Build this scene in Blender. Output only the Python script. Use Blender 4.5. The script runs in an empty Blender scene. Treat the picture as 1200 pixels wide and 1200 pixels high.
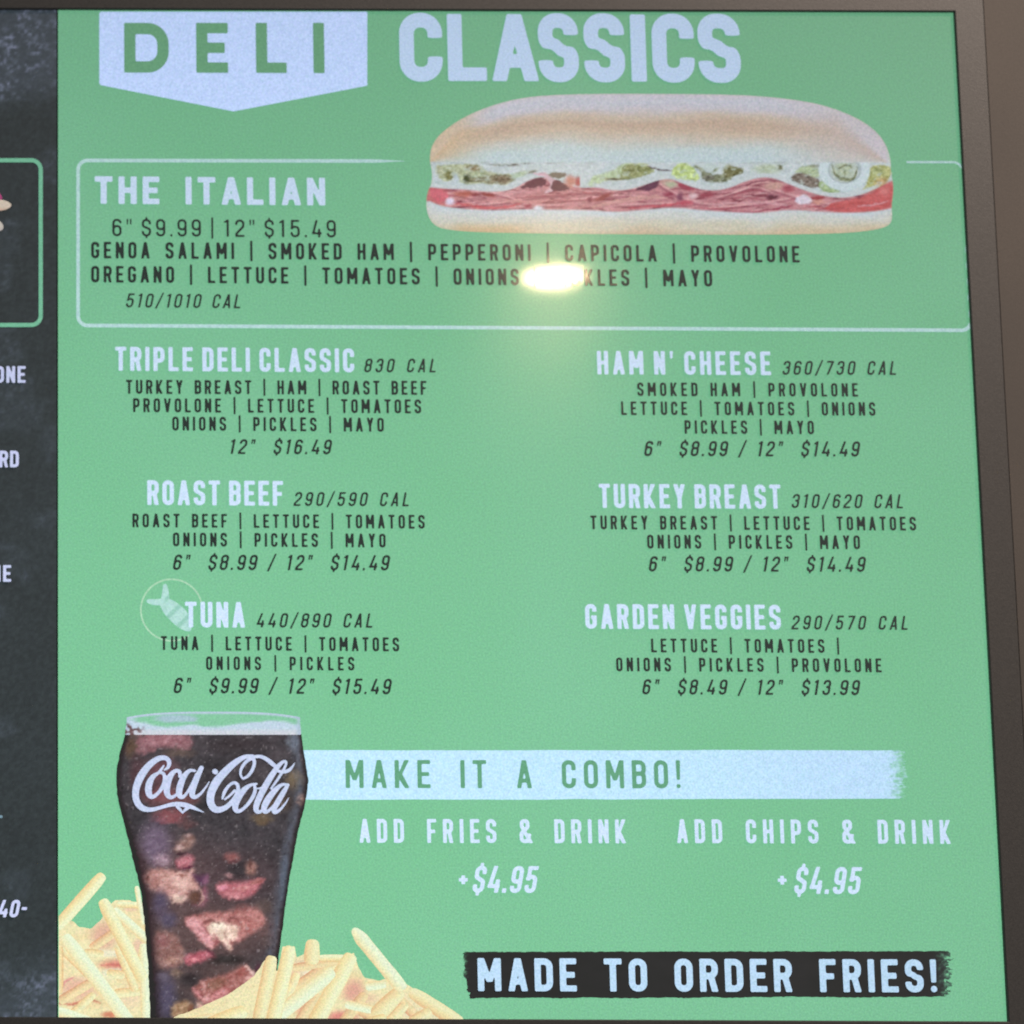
import bpy, math
import numpy as np
from mathutils import Matrix, Vector

C = bpy.context.scene.collection
SC = bpy.context.scene

# ------------------------------------------------------------------ camera
S = 1178 * 0.00057            # height of the lit display area in metres
Z0 = 1.90                     # height of its lower edge above the floor
CAM_E = (1.71775853, -4.24549375e-03, 3.57802259e-03)
CAM_L = (-4.19047935e-02, -1.66955608, 7.97690754e-02)
ASP, SHX = (9.03670430e-01, -618.978288)
Wd = ASP * S                  # width of the green half
cam = bpy.data.cameras.new("camera")
cam_o = bpy.data.objects.new("camera", cam); C.objects.link(cam_o)
cam.sensor_width = 36.0; cam.lens = 90.0
cam.shift_x = -SHX / 1200.0; cam.shift_y = 0
cam.clip_start = 0.05; cam.clip_end = 60
cam_o.rotation_euler = CAM_E
cam_o.location = (CAM_L[0], CAM_L[1], CAM_L[2] + Z0)
cam.dof.use_dof = True
cam.dof.focus_distance = 1.50
cam.dof.aperture_fstop = 9.5
SC.camera = cam_o

# ------------------------------------------------------------------ world, lights, exposure
w = bpy.data.worlds.new("World"); SC.world = w; w.use_nodes = True
bg = w.node_tree.nodes["Background"]
bg.inputs["Color"].default_value = (0.84, 0.93, 1.0, 1)
bg.inputs["Strength"].default_value = 0.21
SC.view_settings.view_transform = 'Standard'; SC.view_settings.look = 'None'
SC.view_settings.exposure = 0; SC.view_settings.gamma = 1

def lamp(kind, name, loc, target, energy, col, size=0.2, **kw):
    l = bpy.data.lights.new(name, kind); o = bpy.data.objects.new(name, l); C.objects.link(o)
    o.location = loc; l.energy = energy; l.color = col
    o.rotation_euler = (Vector(target) - Vector(loc)).to_track_quat('-Z', 'Y').to_euler()
    if kind == 'AREA': l.size = size
    else: l.shadow_soft_size = size
    for k, v in kw.items(): setattr(l, k, v)
    return o
# warm ceiling spot above and right of the display: lights the frame, the wall and the upper right of the screen
lamp('SPOT', 'spot_light', (1.25, -0.95, Z0 + 1.45), (0.90, 0.0, Z0 + 0.66), 130.0, (1.0, 0.82, 0.70), 0.05,
     spot_size=math.radians(95), spot_blend=1.0)

# ------------------------------------------------------------------ pixel measurements -> display plane
def euler_m(a, b, c):
    ca, sa, cb, sb, cc, sc = math.cos(a), math.sin(a), math.cos(b), math.sin(b), math.cos(c), math.sin(c)
    X = np.array([[1, 0, 0], [0, ca, -sa], [0, sa, ca]]); Y = np.array([[cb, 0, sb], [0, 1, 0], [-sb, 0, cb]])
    Z = np.array([[cc, -sc, 0], [sc, cc, 0], [0, 0, 1]]); return Z @ Y @ X
RM = euler_m(*CAM_E)
def P(px, py):
    """measured point of the artwork -> (x, z) on the display, metres from its lower left corner"""
    px = np.asarray(px, float); py = np.asarray(py, float)
    d = np.stack([(px - 600 - SHX) / 3000.0, (600 - py) / 3000.0, -np.ones_like(px)], -1) @ RM.T
    t = -CAM_L[1] / d[..., 1]
    return CAM_L[0] + t * d[..., 0], CAM_L[2] + t * d[..., 2]

def lin(c):
    c = np.asarray(c, float) / 255.0
    return np.where(c <= 0.04045, c / 12.92, ((c + 0.055) / 1.055) ** 2.4)

# ------------------------------------------------------------------ noise for printed artwork
def vnoise(x, y, seed=0):
    xi = np.floor(x).astype(np.int64); yi = np.floor(y).astype(np.int64); fx = x - xi; fy = y - yi
    fx = fx * fx * (3 - 2 * fx); fy = fy * fy * (3 - 2 * fy)
    def h(a, b):
        n = (a * 374761393 + b * 668265263 + seed * 982451653) & 0xffffffff
        n = ((n ^ (n >> 13)) * 1274126177) & 0xffffffff
        n = ((n ^ (n >> 16)) * 2246822519) & 0xffffffff
        return ((n ^ (n >> 15)) & 0xffff) / 65535.0
    return (h(xi, yi) * (1 - fx) + h(xi + 1, yi) * fx) * (1 - fy) + (h(xi, yi + 1) * (1 - fx) + h(xi + 1, yi + 1) * fx) * fy
def fbm(x, y, seed=0, o=4):
    s = 0; a = 0.5; n = 0
    for k in range(o):
        s = s + a * vnoise(x * 2 ** k + 17.3 * k, y * 2 ** k - 9.1 * k, seed + k); n += a; a *= 0.55
    return s / n
def sstep(a, b, v):
    t = np.clip((v - a) / (b - a), 0, 1); return t * t * (3 - 2 * t)
def mix(c, c2, a):
    a = np.asarray(a)[..., None]; return c * (1 - a) + np.asarray(c2, float) * a

# ------------------------------------------------------------------ signed distances
def d_poly(x, y, pts):
    pts = np.asarray(pts, float); n = len(pts); d = np.full(np.shape(x), 1e9); s = np.ones(np.shape(x))
    for i in range(n):
        ax, ay = pts[i]; bx, by = pts[i - 1]
        ex, ey = bx - ax, by - ay; wx, wy = x - ax, y - ay
        t = np.clip((wx * ex + wy * ey) / (ex * ex + ey * ey + 1e-12), 0, 1)
        d = np.minimum(d, (wx - ex * t) ** 2 + (wy - ey * t) ** 2)
        c1, c2, c3 = y >= ay, y < by, ex * wy > ey * wx
        flip = (c1 & c2 & c3) | (~c1 & ~c2 & ~c3)
        s = np.where(flip, -s, s)
    return s * np.sqrt(d)
def d_stroke(x, y, pts, hw, butt=True, closed=False):
    d = np.full(np.shape(x), 1e9); n = len(pts)
    segs = [(pts[i], pts[(i + 1) % n], i) for i in range(n if closed else n - 1)]
    for (a, b, i) in segs:
        ex, ey = b[0] - a[0], b[1] - a[1]; L = math.hypot(ex, ey)
        if L < 1e-9: continue
        ux, uy = ex / L, ey / L; wx, wy = x - a[0], y - a[1]
        al = wx * ux + wy * uy; pe = np.abs(wx * uy - wy * ux)
        d = np.minimum(d, np.maximum(np.maximum(-al, al - L), pe - hw))
        if closed or i > 0 or not butt: d = np.minimum(d, np.hypot(wx, wy) - hw)
        if not butt and i == n - 2: d = np.minimum(d, np.hypot(x - b[0], y - b[1]) - hw)
    if butt and not closed and n > 2:
        for a, b in ((pts[0], pts[1]), (pts[-1], pts[-2])):
            ex, ey = b[0] - a[0], b[1] - a[1]; L = math.hypot(ex, ey) or 1
            wx, wy = x - a[0], y - a[1]; al = (wx * ex + wy * ey) / L
            d = np.where((np.hypot(wx, wy) < hw * 1.6) & (al < 0), np.maximum(d, -al), d)
    return d
def d_taper(x, y, pts):
    """brush stroke through (x, y, half width) points, smoothed"""
    p = np.asarray(pts, float)
    for _ in range(2):
        q = [p[0]]
        for i in range(len(p) - 1): q += [p[i] * .75 + p[i + 1] * .25, p[i] * .25 + p[i + 1] * .75]
        q.append(p[-1]); p = np.array(q)
    d = np.full(np.shape(x), 1e9)
    for a, b in zip(p[:-1], p[1:]):
        ex, ey = b[0] - a[0], b[1] - a[1]
        t = np.clip(((x - a[0]) * ex + (y - a[1]) * ey) / (ex * ex + ey * ey + 1e-9), 0, 1)
        d = np.minimum(d, np.hypot(x - a[0] - t * ex, y - a[1] - t * ey) - (a[2] + t * (b[2] - a[2])))
    return d
def smooth(pts, n=2, closed=True):
    p = np.asarray(pts, float)
    for _ in range(n):
        q = []
        m = len(p)
        for i in range(m if closed else m - 1):
            a, b = p[i], p[(i + 1) % m]; q += [a * .75 + b * .25, a * .25 + b * .75]
        if not closed: q = [p[0]] + q + [p[-1]]
        p = np.array(q)
    return p

# ------------------------------------------------------------------ field -> flat mesh (cells cut along the outline)
def cut_mesh(f, xs, ys):
    """f[j,i] < 0 inside, at xs[i], ys[j]. returns verts (x,y) and faces"""
    ny, nx = f.shape; ins = f < 0
    full = ins[:-1, :-1] & ins[1:, :-1] & ins[:-1, 1:] & ins[1:, 1:]
    anyv = ins[:-1, :-1] | ins[1:, :-1] | ins[:-1, 1:] | ins[1:, 1:]
    idx = -np.ones(ny * nx, int); used = np.flatnonzero(ins.ravel()); idx[used] = np.arange(len(used))
    V = [(xs[k % nx], ys[k // nx]) for k in used.tolist()]
    F = []
    jj, ii = np.nonzero(full); k = jj * nx + ii
    if len(k): F = np.stack([idx[k], idx[k + 1], idx[k + nx + 1], idx[k + nx]], -1).tolist()
    cache = {}
    def cross(a, b):
        key = (a, b) if a < b else (b, a)
        if key in cache: return cache[key]
        fa, fb = f.flat[a], f.flat[b]; t = fa / (fa - fb)
        V.append((xs[a % nx] * (1 - t) + xs[b % nx] * t, ys[a // nx] * (1 - t) + ys[b // nx] * t))
        cache[key] = len(V) - 1; return cache[key]
    jj, ii = np.nonzero(anyv & ~full)
    for j, i in zip(jj.tolist(), ii.tolist()):
        q = [j * nx + i, j * nx + i + 1, (j + 1) * nx + i + 1, (j + 1) * nx + i]; poly = []
        for a, b in zip(q, q[1:] + q[:1]):
            ia, ib = idx[a] >= 0, idx[b] >= 0
            if ia: poly.append(int(idx[a]))
            if ia != ib: poly.append(cross(a, b))
        if len(poly) >= 3: F.append(poly)
    return V, F

# ------------------------------------------------------------------ materials
def grain(nt, scale, lo, hi, detail=1.0):
    tc = nt.nodes.new('ShaderNodeNewGeometry')
    nz = nt.nodes.new('ShaderNodeTexNoise'); nz.inputs['Scale'].default_value = scale
    nz.inputs['Detail'].default_value = detail; nz.inputs['Roughness'].default_value = 0.6
    nt.links.new(tc.outputs['Position'], nz.inputs['Vector'])
    mr = nt.nodes.new('ShaderNodeMapRange'); mr.inputs['From Min'].default_value = 0.25; mr.inputs['From Max'].default_value = 0.75
    mr.inputs['To Min'].default_value = lo; mr.inputs['To Max'].default_value = hi; mr.clamp = False
    nt.links.new(nz.outputs['Fac'], mr.inputs['Value'])
    return nz, mr
def surface_common(b):
    b.inputs['Base Color'].default_value = (0.040, 0.040, 0.040, 1)
    b.inputs['Roughness'].default_value = 0.145
    b.inputs['Specular IOR Level'].default_value = 0.28
    b.inputs['Anisotropic'].default_value = 0.55
    b.inputs['Coat Weight'].default_value = 0.55
    b.inputs['Coat Roughness'].default_value = 0.034
def screen_mat():
    m = bpy.data.materials.new('lit_display'); m.use_nodes = True; nt = m.node_tree
    b = nt.nodes['Principled BSDF']; surface_common(b)
    at = nt.nodes.new('ShaderNodeVertexColor'); at.layer_name = 'Col'
    nz, mr = grain(nt, 850, 0.87, 1.13)
    # faint coloured pixel speckle
    cm = nt.nodes.new('ShaderNodeMix'); cm.data_type = 'RGBA'; cm.inputs['Factor'].default_value = 0.12
    cm.inputs['A'].default_value = (1, 1, 1, 1)
    sc_ = nt.nodes.new('ShaderNodeVectorMath'); sc_.operation = 'SCALE'; sc_.inputs['Scale'].default_value = 2.0
    nt.links.new(nz.outputs['Color'], sc_.inputs[0]); nt.links.new(sc_.outputs[0], cm.inputs['B'])
    v1 = nt.nodes.new('ShaderNodeVectorMath'); v1.operation = 'MULTIPLY'
    nt.links.new(at.outputs['Color'], v1.inputs[0]); nt.links.new(cm.outputs['Result'], v1.inputs[1])
    v2 = nt.nodes.new('ShaderNodeVectorMath'); v2.operation = 'SCALE'
    nt.links.new(v1.outputs[0], v2.inputs[0]); nt.links.new(mr.outputs['Result'], v2.inputs['Scale'])
    # an LCD dims when seen away from its normal
    ge = nt.nodes.new('ShaderNodeNewGeometry'); dt = nt.nodes.new('ShaderNodeVectorMath'); dt.operation = 'DOT_PRODUCT'
    nt.links.new(ge.outputs['True Normal'], dt.inputs[0]); nt.links.new(ge.outputs['Incoming'], dt.inputs[1])
    ab = nt.nodes.new('ShaderNodeMath'); ab.operation = 'ABSOLUTE'; nt.links.new(dt.outputs['Value'], ab.inputs[0])
    pw = nt.nodes.new('ShaderNodeMath'); pw.operation = 'POWER'; pw.inputs[1].default_value = 2.0; nt.links.new(ab.outputs[0], pw.inputs[0])
    v3 = nt.nodes.new('ShaderNodeVectorMath'); v3.operation = 'SCALE'; nt.links.new(v2.outputs[0], v3.inputs[0]); nt.links.new(pw.outputs[0], v3.inputs['Scale'])
    # and more quickly up and down than sideways
    sx = nt.nodes.new('ShaderNodeSeparateXYZ'); nt.links.new(ge.outputs['Incoming'], sx.inputs[0])
    m1 = nt.nodes.new('ShaderNodeMath'); m1.operation = 'MULTIPLY'; nt.links.new(sx.outputs['Z'], m1.inputs[0]); nt.links.new(sx.outputs['Z'], m1.inputs[1])
    m2 = nt.nodes.new('ShaderNodeMath'); m2.operation = 'SUBTRACT'; m2.inputs[0].default_value = 1.0; nt.links.new(m1.outputs[0], m2.inputs[1])
    m3 = nt.nodes.new('ShaderNodeMath'); m3.operation = 'POWER'; m3.inputs[1].default_value = 2.5; nt.links.new(m2.outputs[0], m3.inputs[0])
    v4 = nt.nodes.new('ShaderNodeVectorMath'); v4.operation = 'SCALE'; nt.links.new(v3.outputs[0], v4.inputs[0]); nt.links.new(m3.outputs[0], v4.inputs['Scale'])
    v2 = v4
    nt.links.new(v2.outputs[0], b.inputs['Emission Color']); b.inputs['Emission Strength'].default_value = 1.0
    # matte film relief
    bp = nt.nodes.new('ShaderNodeBump'); bp.inputs['Strength'].default_value = 0.05; bp.inputs['Distance'].default_value = 0.0004
    nt.links.new(nz.outputs['Fac'], bp.inputs['Height']); nt.links.new(bp.outputs['Normal'], b.inputs['Normal'])
    return m
SCREEN = screen_mat()
_t = SCREEN.node_tree.nodes.new('ShaderNodeCombineXYZ'); _t.inputs['Z'].default_value = 1.0
SCREEN.node_tree.links.new(_t.outputs[0], SCREEN.node_tree.nodes['Principled BSDF'].inputs['Tangent'])
def plain_mat(name, col, rough, spec=0.5, nscale=300, lo=0.85, hi=1.15, bump=0.2, big=None):
    m = bpy.data.materials.new(name); m.use_nodes = True; nt = m.node_tree; b = nt.nodes['Principled BSDF']
    b.inputs['Roughness'].default_value = rough; b.inputs['Specular IOR Level'].default_value = spec
    nz, mr = grain(nt, nscale, lo, hi, 3)
    v = nt.nodes.new('ShaderNodeVectorMath'); v.operation = 'SCALE'; v.inputs[0].default_value = col
    nt.links.new(mr.outputs['Result'], v.inputs['Scale']); out = v.outputs[0]
    if big:
        nz2, mr2 = grain(nt, big[0], 0, 1, 2); mr2.clamp = True
        mx = nt.nodes.new('ShaderNodeMix'); mx.data_type = 'RGBA'; mx.inputs['B'].default_value = (*big[1], 1)
        nt.links.new(mr2.outputs['Result'], mx.inputs['Factor']); nt.links.new(out, mx.inputs['A']); out = mx.outputs['Result']
    nt.links.new(out, b.inputs['Base Color'])
    bp = nt.nodes.new('ShaderNodeBump'); bp.inputs['Strength'].default_value = bump; bp.inputs['Distance'].default_value = 0.0006
    nt.links.new(nz.outputs['Fac'], bp.inputs['Height']); nt.links.new(bp.outputs['Normal'], b.inputs['Normal'])
    return m
M_BEZEL = plain_mat('black_plastic', (0.056, 0.053, 0.050), 0.5, 0.35, 1300, 0.7, 1.3, 0.25)
M_WALL = plain_mat('brown_wall', (0.098, 0.084, 0.073), 0.75, 0.25, 1300, 0.8, 1.2, 0.3, big=(5, (0.074, 0.067, 0.061)))
M_METAL = plain_mat('white_enamel', (0.75, 0.75, 0.73), 0.4, 0.5, 200, 0.97, 1.03, 0.05)
M_BACK = plain_mat('dark_housing', (0.02, 0.02, 0.02), 0.6)
def glow_mat(name, col, st):
    m = bpy.data.materials.new(name); m.use_nodes = True; b = m.node_tree.nodes['Principled BSDF']
    b.inputs['Base Color'].default_value = (0.8, 0.78, 0.7, 1)
    b.inputs['Emission Color'].default_value = (*col, 1); b.inputs['Emission Strength'].default_value = st
    return m
M_GLOW = glow_mat('lit_diffuser', (1.0, 0.70, 0.40), 380.0)

# ------------------------------------------------------------------ object helpers
def empty(name, loc):
    o = bpy.data.objects.new(name, None); C.objects.link(o); o.location = loc; o.empty_display_size = 0.05; return o
def tag(o, label=None, cat=None, group=None, kind=None):
    for k, v in (('label', label), ('category', cat), ('group', group), ('kind', kind)):
        if v: o[k] = v
    return o
def link(name, me, parent, label=None):
    o = bpy.data.objects.new(name, me); C.objects.link(o); o.parent = parent
    if label: o['label'] = label
    return o
LAYER = 0.00022
def flat(name, V, F, cols, layer, parent, label=None):
    """V: (x,z) metres on the display; laid `layer` sheets in front of it. cols: one sRGB triple or an array"""
    V = np.asarray(V, float)
    co = np.stack([V[:, 0], np.full(len(V), -layer * LAYER), V[:, 1]], -1)
    me = bpy.data.meshes.new(name); me.from_pydata(co.tolist(), [], F)
    cols = np.asarray(cols, float)
    if cols.ndim == 1: cols = np.tile(cols, (len(V), 1))
    a = me.color_attributes.new('Col', 'FLOAT_COLOR', 'POINT')
    a.data.foreach_set('color', np.concatenate([lin(np.clip(cols, 0, 330)), np.ones((len(V), 1))], 1).astype(np.float32).ravel())
    me.materials.append(SCREEN); me.update()
    return link(name, me, parent, label)
def art(name, dist, bbox, step, color, layer, parent, label=None):
    """artwork piece given in measured coordinates: dist(x,y)<0 inside, color(x,y) or constant"""
    xs = np.arange(bbox[0], bbox[2] + step, step); ys = np.arange(bbox[1], bbox[3] + step, step)
    X, Y = np.meshgrid(xs, ys); f = dist(X, Y)
    V, F = cut_mesh(f, xs, ys)
    if not F: return None
    F = [list(reversed(q)) for q in F]
    V = np.array(V); x, z = P(V[:, 0], V[:, 1])
    cols = color(V[:, 0], V[:, 1]) if callable(color) else color
    return flat(name, np.stack([x, z], -1), F, cols, layer, parent, label)
def mesh_box(name, x0, x1, y0, y1, z0, z1, mat, parent, bevel=0.0, label=None):
    import bmesh
    bm = bmesh.new(); bmesh.ops.create_cube(bm, size=1)
    for v in bm.verts: v.co = ((x0 + x1) / 2 + v.co.x * (x1 - x0), (y0 + y1) / 2 + v.co.y * (y1 - y0), (z0 + z1) / 2 + v.co.z * (z1 - z0))
    if bevel: bmesh.ops.bevel(bm, geom=bm.edges[:], offset=bevel, segments=3, affect='EDGES', profile=0.6)
    me = bpy.data.meshes.new(name); bm.to_mesh(me); bm.free(); me.materials.append(mat)
    return link(name, me, parent, label)
def lathe(name, prof, mat, parent, seg=48, loc=(0, 0, 0)):
    V = []; F = []; n = len(prof)
    for s in range(seg):
        a = 2 * math.pi * s / seg
        V += [(r * math.cos(a), r * math.sin(a), z) for r, z in prof]
    for s in range(seg):
        t = (s + 1) % seg
        F += [(s * n + k, t * n + k, t * n + k + 1, s * n + k + 1) for k in range(n - 1)]
    me = bpy.data.meshes.new(name); me.from_pydata(V, [], F); me.materials.append(mat)
    for p in me.polygons: p.use_smooth = True
    o = link(name, me, parent); o.location = loc; return o

# ================================================================== SETTING: wall
def wall_with_opening(x0, x1, z0, z1):
    ox = [-2.2, x0, x1, 2.6]; oz = [0.9, z0, z1, 3.6]; V = []; F = []
    for yy in (-0.0036, 0.10): V += [(x, yy, z) for z in oz for x in ox]
    for j in range(3):
        for i in range(3):
            if i == 1 and j == 1: continue
            k = j * 4 + i; F += [(k, k + 1, k + 5, k + 4), (16 + k, 16 + k + 4, 16 + k + 5, 16 + k + 1)]
    for a, b in ((5, 6), (6, 10), (10, 9), (9, 5)): F.append((a, a + 16, b + 16, b))
    for a, b in ((0, 3), (3, 15), (15, 12), (12, 0)): F.append((a, b, b + 16, a + 16))
    me = bpy.data.meshes.new('wall'); me.from_pydata(V, [], F); me.materials.append(M_WALL); return link('wall', me, None)
BZ = 0.0195
wall = wall_with_opening(-Wd - BZ - 0.0001, Wd + BZ + 0.0001, Z0 - BZ - 0.0001, Z0 + S + BZ + 0.0001)
tag(wall, 'dim reddish brown wall behind the menu display', kind='structure')

# ================================================================== MENU DISPLAY
scr = empty('menu_display', (0, 0, Z0))
tag(scr, 'lit deli menu display with a green price list panel and a dark chalkboard panel', 'menu display')
BZ = 0.0195
XL = -Wd
bz_out = (XL - BZ, Wd + BZ, -BZ, S + BZ)
# one-piece frame with a small front chamfer, standing a little in front of the picture
def bezel_ring():
    x0, x1, z0, z1 = bz_out; c = 0.0005; V = []; F = []
    rings = [(0, 0.012), (0, -0.003), (c, -0.0035)]
    def rect(m, y): return [(x0 + m, y, z0 + m), (x1 - m, y, z0 + m), (x1 - m, y, z1 - m), (x0 + m, y, z1 - m)]
    V += rect(0, 0.012) + rect(0, -0.003) + rect(c, -0.0035) + rect(BZ - c, -0.0035) + rect(BZ, -0.003) + rect(BZ, 0.002)
    for k in range(5):
        for i in range(4): F.append((k * 4 + i, k * 4 + (i + 1) % 4, k * 4 + 4 + (i + 1) % 4, k * 4 + 4 + i))
    me = bpy.data.meshes.new('bezel'); me.from_pydata(V, [], F); me.materials.append(M_BEZEL)
    return link('bezel', me, scr)
bezel_ring()
x0, x1, z0, z1 = bz_out
mesh_box('housing', x0 + 0.004, x1 - 0.004, 0.0125, 0.074, z0 + 0.004, z1 - 0.004, M_BACK, scr, 0.004)

GREEN = np.array([123, 200, 154.]); WHITE = np.array([214, 238, 264.]); INK = np.array([0, 30, 24.])
GREEN_T = np.array([110, 177, 134.])
# green panel, finely gridded so its colour can drift a little as the picture's does
def grid_panel(name, xa, xb, za, zb, nx, nz, colf, layer, parent, label=None):
    xs = np.linspace(xa, xb, nx); zs = np.linspace(za, zb, nz); X, Z = np.meshgrid(xs, zs)
    V = np.stack([X.ravel(), Z.ravel()], -1); F = []
    for j in range(nz - 1):
        for i in range(nx - 1):
            k = j * nx + i; F.append((k, k + 1, k + nx + 1, k + nx))
    return flat(name, V, F, colf(V[:, 0], V[:, 1]), layer, parent, label)
def green_col(x, z):
    n = fbm(x * 9, z * 9, 3, 3) - 0.5
    return GREEN[None] + n[:, None] * np.array([10, 5, 12.])
grid_panel('green_panel', 0, Wd, 0, S, 120, 130, green_col, 0, scr, 'mint green price list panel')
def chalk_col(x, z):
    u = x / 0.00057; v = (S - z) / 0.00057          # picture-scale units from the upper edge
    base = np.array([31, 42, 45.])[None] + (fbm(u / 160, v / 160, 5, 3) - .5)[:, None] * np.array([14, 14, 16.]) + (fbm(u / 3.0, v / 3.0, 6, 2) - .5)[:, None] * 26
    patch = fbm(u / 60, v / 45, 11, 3)
    m = np.maximum(sstep(140, 60, v + (patch - .5) * 90) * 1.0, sstep(1085, 1160, v + (patch - .5) * 80) * 0.75)
    m = np.maximum(m, 0.30 * sstep(0.60, 0.75, patch))
    fine = fbm(u / 4.2, v / 3.8, 21, 4); fine2 = fbm(u / 14, v / 9, 31, 3)
    a = m * (0.26 + 0.70 * sstep(0.38, 0.82, fine) * sstep(0.25, 0.75, fine2))
    return mix(base, [136, 144, 172], np.clip(a, 0, 1)) 
dark = grid_panel('chalkboard_panel', XL, -0.0009, 0, S, 520, 560, chalk_col, 0, scr, 'dark chalk smudged panel left of the green one')

# ------------------------------------------------------------------ lettering
def rp(pts, closed=False):
    out = []; n = len(pts)
    for i, p in enumerate(pts):
        r = p[2] if len(p) > 2 else 0
        if r <= 0 or (not closed and i in (0, n - 1)): out.append((p[0], p[1])); continue
        a, b = pts[i - 1], pts[(i + 1) % n]
        va = np.array([a[0] - p[0], a[1] - p[1]]); vb = np.array([b[0] - p[0], b[1] - p[1]])
        la, lb = np.hypot(*va), np.hypot(*vb); va /= la; vb /= lb
        cosf = np.clip(va @ vb, -1, 1); ang = math.acos(cosf); tl = r / math.tan(ang / 2)
        k = min(1.0, 0.5 * la / tl if tl > 0.5 * la and not (len(a) < 3) else 1, la / tl, lb / tl, 0.5 * lb / tl if (tl > 0.5 * lb and len(b) > 2) else 1)
        tl *= k; rr = r * k
        p0 = np.array(p[:2]); A = p0 + va * tl; B = p0 + vb * tl; bis = va + vb; bis /= np.hypot(*bis)
        cc = p0 + bis * (rr / math.sin(ang / 2)); a0 = math.atan2(*(A - cc)[::-1]); a1 = math.atan2(*(B - cc)[::-1])
        da = (a1 - a0 + math.pi) % (2 * math.pi) - math.pi; m = 7
        out += [(cc[0] + rr * math.cos(a0 + da * q / m), cc[1] + rr * math.sin(a0 + da * q / m)) for q in range(m + 1)]
    return out
WID = {'M': 1.28, 'I': 0, '|': 0, '1': .72, '.': 0, '!': 0, "'": 0, '"': .55, '/': .85, '&': 1.15, '-': .6, '+': .75, 'L': .9, 'F': .9, 'E': .92, 'A': 1.08, 'V': 1.08, 'Y': 1.05, 'T': .98, ' ': 1, '4': 1.05, 'K': 1.05}
def gw(ch, W, t):
    return t if WID.get(ch, 1) == 0 else WID.get(ch, 1) * W
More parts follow.
